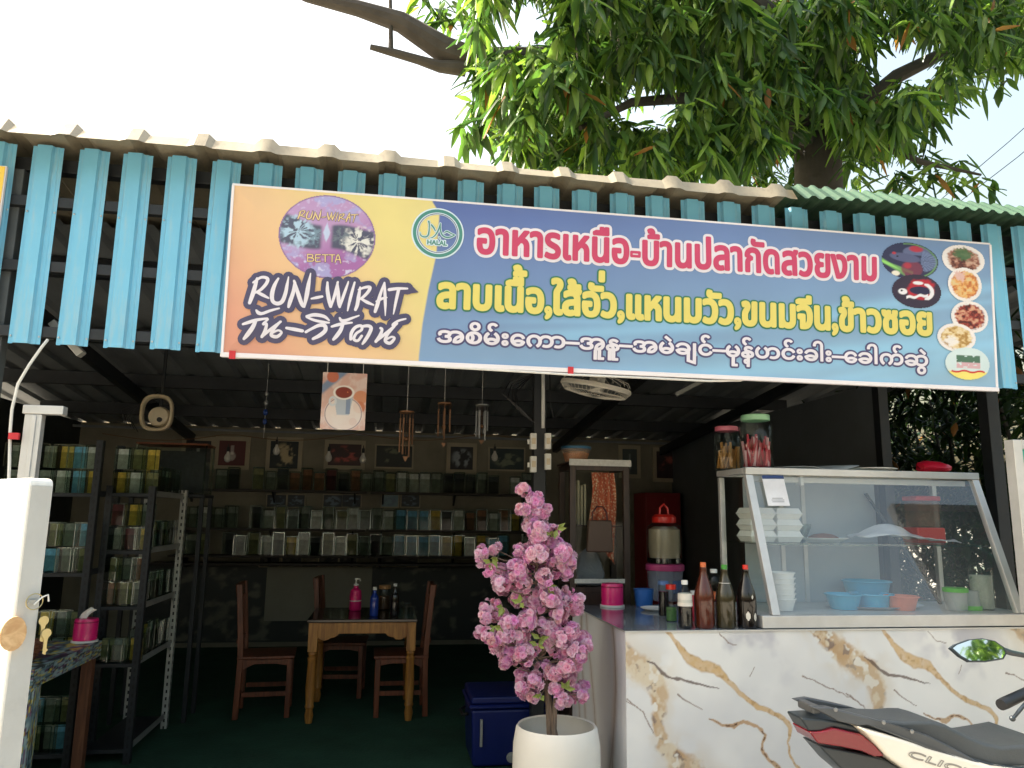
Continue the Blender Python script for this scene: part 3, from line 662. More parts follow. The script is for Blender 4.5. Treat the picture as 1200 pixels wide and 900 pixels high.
b = MB().box(-1.21, -.65, 2.72, 3.05, 1.67, 1.695); b.build('top', m_steel_dark, r, .003)
for x in (-1.19, -.67):
    for y in (2.74, 3.03): b = MB().box(x-.015, x+.015, y-.015, y+.015, 0, 1.668); b.build('leg', m_steel_dark, r)
# ------------------------------------------------------------------ back wall: shelves, jars, pictures
m_shelfw = M('dark shelf board', (50, 44, 38), .6, 0, .25, 5, dirt=.3)
rowsz = {'top': 1.84, 'middle': 1.385, 'bottom': 1.075}
for nm, z in rowsz.items():
    for x0, x1, side in ((-1.7, .52, 'left'), (.56, 2.62, 'right')):
        r = empty('wall_shelf', ((x0+x1)/2, 5.98, z), f'{nm} dark wall shelf of fish jars on the back wall, {side} half', 'shelf', 'back wall shelves')
        b = MB().box(x0, x1, 5.82, 6.097, z-.03, z-.004); b.build('board', m_shelfw, r, .003)
        for x in (x0+.15, (x0+x1)/2, x1-.15): b = MB().prism([(5.86, z-.031), (6.097, z-.031), (6.097, z-.16), (6.08, z-.16)], x-.01, x+.01); b.v = [(v[1], v[0], v[2]) for v in b.v]; b.build('bracket', m_steel_dark, r)
rowk = {'top': ['dark', 'dark', 0, 'grey', 'dark', 0, 'olive', 'grey', 'dark', 'brown', 'brown', 'brown', 'maroon', 'dark', 'brown', 'grey', 'grey', 'olive', 'white', 'white', 'white', 'grey', 'dark', 'dark', 'dark', 'grey', 'dark', 0, 'white', 'grey'],
        'middle': [0, 'grey', 'white', 'grey', 'grey', 0, 'dark', 'white', 'olive', 'grey', 'grey', 'white', 'grey', 'olive', 'white', 'grey', 'grey', 'white', 'blue', 'blue', 'blue', 'amber', 'dark', 'white', 'brown', 'brown', 'white', 'brown', 'amber', 'white'],
        'bottom': [0, 'grey', 'olive', 0, 'dark', 'grey', 'olive', 'white', 'grey', 'amber', 'white', 'dark', 'olive', 'white', 'olive', 'grey', 'dark', 'grey', 'blue', 'blue', 'blue', 'blue', 'amber', 'amber', 'white', 'amber', 'blue', 'blue', 0, 'grey']}
for nm, ks in rowk.items():
    for i, k in enumerate(ks):
        if k: jar(k, -1.62+i*.142, 5.90+.03*math.sin(i*2.1), rowsz[nm]-.003, (1.5, 1.3, 1.62+.16*math.sin(i*3.3)), f'{k} fish jar, {ORD[i]} place from left, {nm} back wall shelf', 'fish jars on the back wall shelves')
m_mount = M('beige picture mount', (176, 166, 142), .7, 0, .1, 4, dirt=.2)
m_pic = painted('printed picture', .5)
def picture(px, py, wpx, hpx, Y, bgc, fn, lab, mw=.05):
    c = at(px, py, Y); k = (Y-CAM[1])/FPX*1.02; W = wpx*k; H = hpx*k
    r = empty('framed_picture', c, lab, 'picture', 'pictures along the back wall')
    b = MB().box(c.x-W/2-mw, c.x+W/2+mw, Y, Y+.02, c.z-H/2-mw, c.z+H/2+mw); b.build('frame', m_mount, r, .002)
    grid('picture', m_pic, 24, 24, lambda u, v: ((u-.5)*W, u*0-.003, (v-.5)*H), lambda u, v: fn(2*u-1, 2*v-1, np.ones(u.shape+(3,))*lin(bgc)), r)
bottle = lambda col: (lambda x, z, c: mixc(c, lin(col), sstep(.3, .24, np.hypot(x*1.0, (z+.25)*.75))+sstep(.14, .1, np.abs(x))*(z > -.1)*(z < .6)))
flow = lambda col, s: (lambda x, z, c: mixc(c, lin(col), sstep(.5, .62, fbm(x*2.5+s, z*2.5, s))*sstep(1., .6, np.hypot(x, z))))
picture(232, 531, 26, 27, 6.06, (34, 38, 42), bottle((150, 150, 146)), 'picture of a pale bottle on black, leftmost on the back wall')
picture(272, 531, 28, 27, 6.06, (92, 40, 40), bottle((176, 166, 160)), 'picture of a pale bottle on a dark red ground')
picture(333, 533, 30, 30, 6.06, (28, 40, 40), flow((196, 180, 140), 4), 'dark picture of a pale ball of flowers on the back wall')
picture(404, 533, 36, 24, 6.06, (70, 48, 46), flow((190, 90, 80), 9), 'wide picture with a red figure in a beige mount on the back wall')
picture(462, 535, 40, 24, 6.06, (40, 48, 44), flow((110, 116, 90), 14), 'wide dark green picture between the hanging chimes on the back wall', .02)
picture(541, 537, 26, 26, 6.06, (24, 28, 32), flow((150, 160, 166), 19), 'small black picture with a silver shape, beige mount, right of the chimes')
picture(594, 538, 40, 24, 6.06, (34, 54, 56), flow((120, 130, 110), 23), 'wide dark teal picture left of the electric post', .02)
picture(790, 545, 44, 32, 6.06, (60, 44, 44), flow((150, 80, 70), 29), 'dim picture above the red cabinet at the back right')
picture(738, 541, 18, 30, 6.06, (74, 84, 82), bottle((120, 130, 126)), 'narrow pale picture behind the glass cabinet top')
for px, w_, lab in ((324, 20, 'left'), (347, 18, 'second'), (390, 20, 'third'), (412, 20, 'fourth'), (457, 18, 'fifth'), (481, 20, 'sixth')):
    picture(px, 587, w_, 13, 6.075, (44, 54, 60) if lab != 'fifth' else (120, 150, 160), flow((110, 130, 146), px), f'small dark photo card hung under the top jar shelf, {lab} from the left', .012)
for px, w_, lab in ((316, 20, 'first'), (342, 20, 'second'), (385, 20, 'third'), (408, 18, 'fourth'), (466, 44, 'wide fifth')):
    picture(px, 657, w_, 12, 6.075, (36, 38, 36), flow((90, 88, 80), px), f'small dark photo card hung under the bottom jar shelf, {lab} from the left', .012)
b = MB().box(-.62, .62, 6.06, 6.096, .30, .93); o = b.build('wall_panel', M('pale grey wall board', (150, 148, 136), .7, 0, .15, 2, dirt=.25), None, .004); tag(o, 'pale wall board behind the dining chairs below the jar shelves', 'wall board')
b = MB().box(-1.9, 2.6, 5.80, 6.09, .955, .985); o = b.build('low_ledge', m_shelfw, None, .004); tag(o, 'long low dark ledge under the jar shelves on the back wall', 'ledge')
m_dprint = painted('dark marbled wall sheet', .5)
ds = empty('wall_sheet', (.4, 6.09, .5), 'dark marbled sheet covering the lower back wall under the ledge', 'wall covering')
grid('printed_face', m_dprint, 200, 60, lambda u, v: (-2.4+u*5.0, u*0-.008, -.42+v*.84), lambda u, v: mixc(np.ones(u.shape+(3,))*lin((52, 58, 58)), lin((112, 112, 100)), sstep(.55, .75, fbm(u*40, v*8, 5, 5))), ds)
b = MB().box(-2.0, 2.99, 6.083, 6.098, .06, .94); b.build('backing', m_wall_d, ds)
# red cabinet, far right back
r = empty('red_cabinet', (4.15, 5.8, 0), 'dark red cabinet standing at the back wall behind the drink jar', 'cabinet')
m_redd = M('dark red lacquer', (150, 34, 40), .4, 0, .15, 4, dirt=.2)
b = MB().box(3.95, 4.42, 5.6, 6.05, 0.05, 1.88); b.build('body', m_redd, r, .008)
for x in (4.06, 4.30): b = MB().box(x-.1, x+.1, 5.585, 5.598, .12, 1.82); d = b.build('door', m_redd, r, .004); b = MB().cyl((x+.07 if x < 4.2 else x-.07, 5.58, .95), .012, .09, 8); b.build('handle', m_steel_grey, d)
b = MB()
for x in (3.99, 4.38):
    for y in (5.64, 6.0): b.cyl((x, y, 0), .02, .05, 8)
b.build('foot', m_black, r)
# hanging bulbs on a wire
wz = roofz(4.2)-.36
pts = [at(120+i*20, 508+8*abs(math.sin(i*.42)), 4.6) for i in range(25)]
b = MB().tube(pts, .004, 5); tag(b.build('hanging_wire', M('brown flex', (120, 84, 56), .6)), 'thin brown wire sagging across the room below the dark ceiling', 'wire')
m_bulb = M('frosted white bulb', (214, 212, 204), .25, 0, .03); bp = None
for i, (px, py, lab) in enumerate(((226, 520, 'leftmost of the five'), (268, 520, 'before the red bottle picture'), (325, 512, 'above the dark flower picture'), (386, 520, 'left of the red figure picture'), (426, 522, 'right of the red figure picture'), (580, 520, 'above the wide teal picture'))):
    p = at(px, py, 4.6)
    if bp is None:
        bp = empty('light_bulb', p); b = MB().lathe([(.004, 0), (.006, -.03), (.014, -.031), (.016, -.075), (.01, -.078)], p, 12, True); b.build('socket', m_black, bp)
        b = MB().lathe([(.012, -.08), (.016, -.1), (.032, -.13), (.036, -.15), (.03, -.175), (.014, -.19), (.002, -.192)], p, 16, True); b.build('bulb', m_bulb, bp); o = bp
    else: o = dup(bp, p)
    tag(o, 'unlit white bulb hanging before the back wall, '+lab, 'light bulb', 'unlit bulbs')
# ------------------------------------------------------------------ dining set
m_tab = wood('honey wood', (142, 92, 40), (188, 132, 62), .4); m_chair = wood('reddish wood', (88, 44, 26), (126, 68, 40), .4); m_dtop = M('dark polished table top', (44, 34, 28), .12, 0, .2, 6)
T0 = empty('dining_table', (.62, 2.98, 0), 'honey wood dining table with scalloped apron and turned legs', 'table')
b = MB().box(.2, 1.04, 2.58, 3.36, .735, .76); b.build('top', m_dtop, T0, .006)
def apron(a0, a1):
    L_ = a1-a0; up = [(a0, .733), (a1, .733)]; P = [(a1, .62)]
    for t, d in ((.03, .615), (.05, .605), (.08, .60), (.12, .605), (.15, .62), (.18, .622), (.21, .63), (.24, .65)): P.append((a1-L_*t, d))
    for t, d in ((.24, .65), (.21, .63), (.18, .622), (.15, .62), (.12, .605), (.08, .60), (.05, .605), (.03, .615), (0, .62)): P.append((a0+L_*t, d))
    return up+P
b = MB().prism(apron(.28, .96), 2.605, 2.63); b.build('apron', m_tab, T0, .003)
b = MB().prism(apron(.28, .96), 3.31, 3.335); b.build('apron', m_tab, T0, .003)
for x0 in (.225, .99):
    b = MB().prism(apron(2.66, 3.28), x0, x0+.025); b.v = [(v[1], v[0], v[2]) for v in b.v]; b.f = [f[::-1] for f in b.f]; b.build('apron', m_tab, T0, .003)
for x in (.25, .995):
    for y in (2.63, 3.31):
        b = MB().box(x-.035, x+.035, y-.035, y+.035, .52, .734)
        b.lathe([(.026, .519), (.034, .50), (.026, .485), (.036, .47), (.030, .44), (.037, .25), (.030, .14), (.035, .12), (.026, .10), (.033, .06), (.024, 0)], (x, y, 0), 16, True); b.build('leg', m_tab, T0, .002)
def make_chair(lab):
    r = empty('dining_chair', (0, 0, 0), lab, 'chair', 'wooden dining chairs')
    b = MB().box(-.21, .22, -.205, .205, .435, .46); b.build('seat', m_chair, r, .008)
    for s in (-1, 1):
        b = MB().box(.165, .205, s*.18-.02, s*.18+.02, 0, .434); b.build('leg', m_chair, r, .004)
        b = MB().loft([[(x0, s*.18-.019, z), (x0+.042, s*.18-.019, z), (x0+.042, s*.18+.019, z), (x0, s*.18+.019, z)] for x0, z in ((-.215, 0), (-.205, .42), (-.215, .6), (-.25, 1.0))]); b.build('leg', m_chair, r, .003)
        b = MB().box(-.16, .164, s*.18-.012, s*.18+.012, .16, .195); b.build('stretcher', m_chair, r, .003)
        b = MB().prism([(-.165, .433), (.164, .433), (.164, .385), (.08, .40), (-.08, .40), (-.165, .36)], s*.18-.011, s*.18+.011); b.build('seat_rail', m_chair, r, .002)
    for x, z in ((.185, .11), (-.19, .11)): b = MB().box(x-.011, x+.011, -.16, .16, z, z+.03); b.build('stretcher', m_chair, r, .003)
    b = MB().hexa([(-.252, -.161, .90), (-.214, -.161, .90), (-.214, .161, .90), (-.252, .161, .90)], [(-.262, -.161, 1.0), (-.226, -.161, 1.0), (-.226, .161, 1.0), (-.262, .161, 1.0)]); b.build('top_rail', m_chair, r, .006)
    b = MB().box(-.226, -.192, -.161, .161, .55, .585); b.build('back_rail', m_chair, r, .003)
    for y in (-.1, -.035, .035, .1): b = MB().hexa([(-.216, y-.016, .586), (-.204, y-.016, .586), (-.204, y+.016, .586), (-.216, y+.016, .586)], [(-.246, y-.016, .899), (-.234, y-.016, .899), (-.234, y+.016, .899), (-.246, y+.016, .899)]); b.build('slat', m_chair, r)
    return r
ch = make_chair('wooden chair standing left of the dining table, side on'); ch.location = (-.13, 2.98, .004); ch.rotation_euler = (0, 0, R(4))
dup(ch, (.93, 2.92, .004), R(181), 'wooden chair pushed under the right side of the dining table')
dup(ch, (.42, 3.58, .004), R(-3), 'wooden chair tucked behind the dining table, side on')
# things on the table
p = atz(416, 715, .762)
r = empty('pump_bottle', p, 'pink pump bottle on the dining table', 'bottle')
b = MB().lathe([(.045, 0), (.05, .01), (.05, .12), (.045, .16), (.02, .185), (.02, .2)], p, 20, True); b.build('body', m_pink, r)
b = MB().lathe([(.021, .201), (.021, .215), (.007, .216), (.007, .25), (.014, .25), (.014, .262)], p, 12, True); b.tube([p+Vector((0, 0, .256)), p+Vector((.03, -.03, .256)), p+Vector((.035, -.035, .24))], .006, 6); b.build('pump', m_white, r)
b = MB().lathe([(.0512, .075), (.0512, .082)], p, 20); b.build('stripe', m_white, r)
def bottle_obj(name, p, prof, mat, lab, cap=None, capm=None, label=None, labm=None, cat='bottle', n=20, liquid=None, lm=None):
    r = empty(name, p, lab, cat)
    b = MB().lathe(prof, p, n, True); b.build('body', mat, r)
    if liquid: b = MB().lathe(liquid, p, n, True); b.build('liquid', lm, r)
    if cap: b = MB().lathe(cap, p, n, True); b.build('cap', capm, r)
    if label: b = MB().lathe(label, p, n); b.build('label', labm, r)
    return r
m_blueg = M('deep blue glossy plastic', (30, 60, 150), .12, 0, .1, 9, coat=.3); m_darkg = M('near black glass', (20, 16, 15), .08, 0, .1, 5, coat=.3)
p = atz(438, 722, .762); bottle_obj('plastic_bottle', p, [(.03, 0), (.034, .01), (.034, .13), (.03, .15), (.014, .175), (.013, .2)], m_blueg, 'blue bottle on the dining table beside the pink pump bottle', [(.016, .201), (.016, .225)], m_white)
p = atz(450, 714, .762); bottle_obj('condiment_jar', p, [(.045, 0), (.048, .01), (.048, .15), (.042, .17)], m_glass, 'glass jar with a tan lid on the dining table', [(.05, .171), (.05, .2)], M('tan lid', (176, 132, 84), .5), cat='jar', liquid=[(.044, .005), (.044, .11)], lm=M('brown spice', (90, 58, 34), .8, 0, .4, 60))
p = atz(462, 722, .762); bottle_obj('sauce_bottle', p, [(.03, 0), (.033, .01), (.033, .14), (.026, .17), (.013, .2), (.013, .23)], m_darkg, 'dark sauce bottle with a white cap on the dining table', [(.015, .231), (.015, .252)], m_white)
p = atz(476, 722, .762); bottle_obj('drinking_glass', p, [(.028, 0), (.036, .1)], m_glass, 'clear glass at the right end of the dining table', cat='glass')
# ------------------------------------------------------------------ blue cool box
m_cool = M('dark blue plastic', (16, 30, 92), .35, 0, .12, 6, dirt=.1)
r = empty('cool_box', (1.58, 1.68, .004), 'dark blue plastic cool box on the floor behind the white planter', 'cool box')
b = MB().hexa([(1.36, 1.44, .01), (1.86, 1.44, .01), (1.86, 1.86, .01), (1.36, 1.86, .01)], [(1.345, 1.42, .355), (1.875, 1.42, .355), (1.875, 1.88, .355), (1.345, 1.88, .355)]); b.build('body', m_cool, r, .02)
b = MB().box(1.33, 1.89, 1.405, 1.895, .358, .385).box(1.345, 1.875, 1.42, 1.88, .385, .43); b.build('lid', m_cool, r, .014)
b = MB().lathe([(.03, 0), (.03, .012), (.018, .013), (.018, .02)], (0, 0, 0), 16, True); b.v = [(v[0]+1.60, 1.42-v[2], v[1]+.07) for v in b.v]; b.build('drain_plug', m_steel_grey, r)
b = MB().box(1.40, 1.415, 1.405, 1.42, .14, .30); b.build('label_strip', m_steel_grey, r)
for x in (1.335, 1.885):
    b = MB().tube([(x, 1.55, .30), (x+(.03 if x > 1.5 else -.03), 1.58, .29), (x+(.03 if x > 1.5 else -.03), 1.72, .29), (x, 1.75, .30)], .01, 8); b.build('handle', m_black, r)
# ------------------------------------------------------------------ left foreground: white board, keys, table
BX, BY = -.155, -1.42
r = empty('white_board', (BX-.3, BY, 0), 'tall white standing board with rounded corners cut by the left edge', 'board')
def rbox(w_, t, h, rad):   # rounded top corners, thickness along y
    P = [(0, .02), (w_, .02)]
    for i in range(7): a = math.pi/2*i/6; P.append((w_-rad+rad*math.cos(a), h-rad+rad*math.sin(a)))
    for i in range(7): a = math.pi/2+math.pi/2*i/6; P.append((rad+rad*math.cos(a), h-rad+rad*math.sin(a)))
    return P
m_board = M('white foam board', (236, 236, 232), .6, 0, .03, 3, .12, 9, dirt=.12, streak=.25, fade=(190, 186, 176)); m_boarde = M('board edge shade grey', (188, 190, 188), .7, 0, .08, 9, .1, dirt=.2)
BR_ = R(-46)
def brot(p): x, y, z = p; return (BX+x*math.cos(BR_)-y*math.sin(BR_), BY+x*math.sin(BR_)+y*math.cos(BR_), z)
b = MB().prism(rbox(.62, .1, 1.635, .02), 0, .062); b.v = [brot((v[0]-.62, v[1], v[2])) for v in b.v]; b.build('panel', m_board, r, .008)
b = MB().box(.001, .004, .006, .056, .03, 1.615); b.v = [brot(v) for v in b.v]; b.build('edge_strip', m_boarde, r)  # end face's shade set as a greyer sheet on the white board, with some dirt
b = MB()
for x in (-.5, -.06): b.box(x-.04, x+.04, -.1, .2, 0, .019)
b.v = [brot(v) for v in b.v]; b.build('foot', m_steel_grey, r)
# keys on a wooden tag
m_twood = wood('pale cut wood', (190, 150, 104), (220, 186, 140), .6, 4, 1); m_key = M('brass key', (190, 176, 130), .35, .8, .1)
kp = Vector(brot((.012, .04, 1.30)))
r = empty('key_ring', kp, 'bunch of keys with a round wooden tag hanging on the edge of the white board', 'keys')
E1 = Vector(brot((0, 1, 0)))-Vector(brot((0, 0, 0))); N1 = Vector(brot((1, 0, 0)))-Vector(brot((0, 0, 0)))
def kv(a, z, o): return kp+E1*a+Vector((0, 0, z))+N1*o
b = MB(); rg = []
for o in (.0, .008): rg.append([kv(-.04+.03*math.cos(t), -.055+.042*math.sin(t), o) for t in [2*math.pi*i/18 for i in range(18)]])
b.loft(rg).build('wooden_tag', m_twood, r, .001)
b = MB().tube([kv(.02*math.sin(t), .02-.02*math.cos(t)+.0, .006) for t in [2*math.pi*i/16 for i in range(17)]], .0015, 5, False); b.build('ring', m_key, r)
for i, (a, z) in enumerate(((.028, -.03), (.036, -.062))):
    b = MB(); rg = []
    for o in (.003+i*.004, .006+i*.004):
        P = [(math.cos(t)*.012, math.sin(t)*.012) for t in [R(-60+300*j/12) for j in range(13)]]
        P += [(-.004, -.02), (-.004, -.05), (.003, -.053), (.004, -.046), (.008, -.042), (.004, -.036), (.004, -.02)]
        rg.append([kv(a+x, z+y, o) for x, y in P])
    b.loft(rg).build('key', m_key, r)
b = MB().tube([kv(.0, .012, .004), kv(.016, .03, .008), kv(.03, .035, .008), kv(.034, .018, .006)], .0022, 5); b.build('cord', m_white, r)
b = MB().box(-.012, .012, -.004, .004, -.004, .004); b.v = [tuple(kv(v[0], v[2]+.02, v[1])) for v in b.v]; b.build('hook', m_steel_grey, r)
# little table with a flowered cover
m_fl = painted('flowered oilcloth', .45)
def paint_fl(s):
    def f(u, v):
        x = u*10; y = v*6; n = fbm(x*1.4+s, y*1.4, s, 4); c = mixc(np.ones(u.shape+(3,))*lin((158, 180, 182)), lin((104, 132, 140)), sstep(.42, .62, n))
        c = mixc(c, lin((214, 196, 80)), sstep(.66, .72, vnoise(x*3.1, y*3.1, s+2))); c = mixc(c, lin((112, 66, 104)), sstep(.70, .76, vnoise(x*2.6+7, y*2.6, s+5)))
        return mixc(c, lin((40, 50, 52)), sstep(.05, .02, np.abs(fbm(x*.9, y*.9, s+8)-.5)))
    return f
r = empty('side_table', (-1.2, 1.1, 0), 'small table with a blue flowered cover and one brown wooden leg at left', 'table')
b = MB().box(-1.75, -.915, .66, 1.555, .745, .775); b.build('top', wood('dark ply', (70, 48, 34), (104, 74, 52)), r, .003)
L0 = r.location
grid('table_cover', m_fl, 90, 90, lambda u, v: (-1.755+u*.842-L0.x, .655+v*.905-L0.y, u*0+.778), paint_fl(3), r)
grid('table_cover', m_fl, 90, 14, lambda u, v: (u*0-.911-L0.x, .655+u*.905-L0.y, .690+v*.088), paint_fl(9), r)
grid('table_cover', m_fl, 60, 14, lambda u, v: (-1.755+u*.842-L0.x, u*0+.655-L0.y, .690+v*.088), paint_fl(12), r)
b = MB().box(-.985, -.925, .67, .73, 0, .744); b.build('leg_core', m_steel_dark, r)
grid('covered_leg', m_fl, 14, 70, lambda u, v: (-.99+u*.085-L0.x, u*0+.661-L0.y, v*.69), paint_fl(21), r)
grid('covered_leg', m_fl, 14, 70, lambda u, v: (u*0-.908-L0.x, .662+u*.08-L0.y, v*.69), paint_fl(25), r)
m_leg = wood('brown timber', (84, 50, 32), (120, 76, 50), .6)
for x, y in ((-.955, 1.5), (-1.7, .70), (-1.7, 1.5)): b = MB().box(x-.03, x+.03, y-.03, y+.03, 0, .744); b.build('leg', m_leg, r, .004)
b = MB().box(-1.71, -.94, 1.49, 1.51, .66, .744); b.build('rail', m_leg, r)
def tissue(p, sc, lab, pull=True):
    r = empty('tissue_holder', p, lab, 'tissue holder')
    b = MB().lathe([(.066, .008), (.066, .125), (.062, .135), (.02, .137), (.018, .13)], p, 32, True); b.build('body', m_pink, r)
    b = MB().lathe([(.074, 0), (.074, .010), (.0665, .012)], p, 32, True); b.build('base', m_white, r)
    b = MB().lathe([(.0665, .112), (.0668, .116), (.0665, .12)], p, 32); b.build('lid_seam', M('dark pink seam', (170, 20, 84), .4), r)
    if pull:
        q = p+Vector((0, 0, .13)); b = MB(); rows = []
        for i in range(6):
            t = i/5; rows.append([q+Vector((-.012+.055*t*t+.012*k*(1-.3*t)-.01, .006*math.sin(k*2.1+t*4), .062*t-.004*k*t)) for k in (-2, -1, 0, 1, 2)])
        b.loft(rows, False, False); b.build('tissue', m_white, r)
    return r
tissue(atz(99, 752, .780), 1, 'pink tissue dispenser with a white tissue on the flowered side table')
p = atz(34, 776, .780)+Vector((-.05, .05, 0))
r = empty('wicker_basket', p, 'shallow brown woven basket on the flowered table behind the keys', 'basket')
m_wick = wood('brown wicker', (96, 60, 44), (140, 92, 68), .7, 8)
b = MB(); n = 30
for k in range(6):
    z = .01+k*.016; rr = .05+k*.009; b.tube([p+Vector((rr*math.cos(2*math.pi*i/n), rr*math.sin(2*math.pi*i/n), z+.004*math.sin(i*math.pi+k*math.pi))) for i in range(n+1)], .007, 5, False)
b.lathe([(.001, .004), (.05, .004), (.095, .095)], p, n); b.build('weave', m_wick, r)
# aluminium door frame, white lead, bracket
r = empty('aluminium_frame', (-.75, 0, 0), 'bare aluminium frame post with a short top arm beside the white board', 'frame')
b = MB().box(-.805, -.735, -.02, .02, 0, 1.965).box(-.775, -.755, -.026, -.0202, 0, 1.96); b.build('post', m_alu, r, .003)
b = MB().box(-.815, -.65, -.025, .025, 1.966, 2.005); b.build('top_arm', m_alu, r, .004)
cb = MB(); cb.tube([at(56, 398, .0), at(48, 408, -.02), at(34, 428, -.03), at(21, 450, -.03), at(14, 480, -.02), at(12, 505, -.02), at(11, 545, -.02), at(9, 600, -.02)], .0065, 7)
tag(cb.build('power_lead', m_wire), 'white cable hanging from the blue slats down the grey pillar', 'cable')
p = at(16, 511, -.035); b = MB().box(p.x-.02, p.x+.02, p.y-.004, p.y+.012, p.z-.014, p.z+.014); tag(b.build('tape_tab', m_tape), 'red tape holding the white cable on the grey pillar', 'tape')
b = MB().beam(at(62, 378, .12), at(96, 416, .12), .05, .035).beam(at(58, 384, .14), at(58, 398, .14), .03, .03); tag(b.build('angle_bracket', m_steel_grey, None, .004), 'grey angled metal bracket under the left blue slats', 'bracket')
# ------------------------------------------------------------------ hanging things
def picture_cup(x, z, c):
    n = fbm(x*3, z*3, 6); c = mixc(c, lin((206, 170, 160)), sstep(.35, .6, n)); c = mixc(c, lin((120, 140, 170)), sstep(.25, .1, np.abs(z-x*.7-1.1)))
    for cx_, cz_, rr, col in ((-.55, .85, .3, (190, 112, 88)), (.75, .15, .35, (204, 140, 108)), (.7, -.2, .3, (196, 120, 88)), (.45, -.72, .2, (186, 92, 70))): c = mixc(c, lin(col), sstep(rr, rr*.8, np.hypot(x-cx_, (z-cz_)*1.3)))
    c = mixc(c, lin((226, 218, 214)), sstep(.85, .8, np.hypot(x*.95, (z+.45)*1.35))*.8); c = mixc(c, lin((150, 130, 140)), sstep(.03, .01, np.abs(np.hypot(x*.95, (z+.45)*1.35)-.78)))
    c = mixc(c, lin((176, 186, 200)), (np.abs(x+.02) < .42-.25*np.clip(.1-z, 0, 1))*sstep(-.52, -.46, z)*(z < .28)); c = mixc(c, lin((96, 120, 160)), (np.abs(x-.2) < .1)*(z > -.45)*(z < .1)*.7)
    c = mixc(c, lin((230, 226, 222)), sstep(.5, .46, np.hypot(x+.02, (z-.3)*1.9))); c = mixc(c, lin((128, 52, 40)), sstep(.4, .36, np.hypot(x+.02, (z-.3)*1.9)))
    c = mixc(c, lin((206, 120, 80)), sstep(.16, .1, np.hypot(x-.05, (z-.3)*2.2))*(n > .4)); c = mixc(c, lin((200, 206, 214)), sstep(.05, .03, np.abs(np.hypot((x+.5)*1., (z+.02))-.14)))
    return c
c = at(403, 470, .32); W, H = .222, .292
r = empty('hanging_poster', c, 'watercolour poster of a coffee cup hanging under the banner', 'poster')
b = MB().box(c.x-W/2, c.x+W/2, c.y, c.y+.006, c.z-H/2, c.z+H/2); b.build('board', m_white, r)
grid('print', m_pic, 90, 120, lambda u, v: ((u-.5)*W, u*0-.0015, (v-.5)*H), lambda u, v: picture_cup(2*u-1, 2*v-1, np.ones(u.shape+(3,))*lin((216, 196, 190))), r)
b = MB()
for s in (-.09, .09): b.tube([c+Vector((s, .003, H/2)), c+Vector((s, .003, H/2+.12))], .0015, 4)
b.build('string', m_wire, r)
m_chime = M('dull copper tube', (150, 112, 84), .4, .5, .2, 12); m_chimes = M('silver tube', (170, 172, 174), .35, .7, .1); m_bead = M('blue glass bead', (44, 74, 150), .15, 0, .1)
def chime(px, ytop, y0, y1, Y, mat, lab, n=6, bead=False):
    p = at(px, y0, Y); q = at(px, y1, Y); L_ = p.z-q.z; top = roofz(Y)-.09
    r = empty('wind_chime', (p.x, Y, top), lab, 'wind chime', 'wind chimes under the roof')
    b = MB().tube([(p.x, Y, top), (p.x, Y, p.z)], .002, 4); b.build('cord', m_wire, r)
    if bead:
        for i in range(4): b = MB().ball((p.x, Y, p.z-L_*(.15+i*.24)), .022-.002*abs(i-2), 10, 8, 1.3); b.build('bead', m_bead if i > 1 else m_chimes, r)
        b = MB().tube([(p.x, Y, p.z), (p.x, Y, q.z-.1)], .002, 4); b.build('thread', m_wire, r); return
    b = MB().lathe([(.055, 0), (.055, .012), (.01, .018)], p, 16, True); b.build('disc', mat, r)
    for i in range(n):
        t = 2*math.pi*i/n; v = p+Vector((.045*math.cos(t), .045*math.sin(t), 0)); b = MB().tube([v, v+Vector((0, 0, -.04))], .0015, 4).tube([v+Vector((0, 0, -.04)), v+Vector((0, 0, -L_*(.72+.06*i)))], .0065, 8); b.build('tube', mat, r)
    b = MB().tube([p, p+Vector((0, 0, -L_*.95))], .0015, 4).ball(p+Vector((0, 0, -L_*.6)), .018, 10, 6).prism([(p.x-.02, p.z-L_), (p.x+.02, p.z-L_), (p.x, p.z-L_*1.12)], Y-.002, Y+.002); b.build('clapper', m_chime, r)
chime(313, 430, 455, 500, 3.2, None, 'blue and silver bead string hanging left of the coffee cup poster', bead=True)
chime(477, 440, 484, 535, 2.0, m_chime, 'copper wind chime hanging right of the coffee cup poster')
chime(521, 440, 474, 519, 2.3, m_chime, 'thin copper wind chime, middle of the three tubed chimes', 4)
chime(565, 440, 476, 516, 2.4, m_chimes, 'silver wind chime hanging nearest the electric post', 6)
# electric post: conduit and boxes
m_cond = M('white conduit', (206, 208, 204), .45)
pc = at(637, 470, 1.24); b = MB().tube([(pc.x, 1.255, roofz(1.2)-.1), (pc.x, 1.255, 2.13)], .012, 8); tag(b.build('conduit_pipe', m_cond), 'white conduit pipe running down the dark post to the switch boxes', 'pipe')
for px, py, lab, sx in ((625, 517, 'upper left', .03), (625, 544, 'lower left', .03), (642, 517, 'upper right', .028), (642, 541, 'lower right', .028)):
    p = at(px, py, 1.24); r = empty('switch_box', p, f'white electric box on the dark post, {lab} of the four', 'electric box', 'electric boxes on the post')
    b = MB().box(p.x-.02, p.x+.02, 1.225, 1.267, p.z-.052, p.z+.052); b.build('case', m_white, r, .004)
    b = MB().box(p.x-.012, p.x+.012, 1.219, 1.2245, p.z-.02, p.z+.02); b.build('rocker', m_cream_plastic, r, .002)
    if 'left' in lab: b = MB().cyl((p.x-.03, 1.245, p.z-.02), .008, .03, 8); b.build('plug', m_white, r)
b = MB()
for k in range(5): b.tube([(1.70-.02*k, 1.25, 2.16+.02*k), (1.60-.03*k, 1.22, 2.22+.03*k), (1.58-.01*k, 1.3, 2.36+.02*k), (1.70, 1.32, 2.5)], .004, 5)
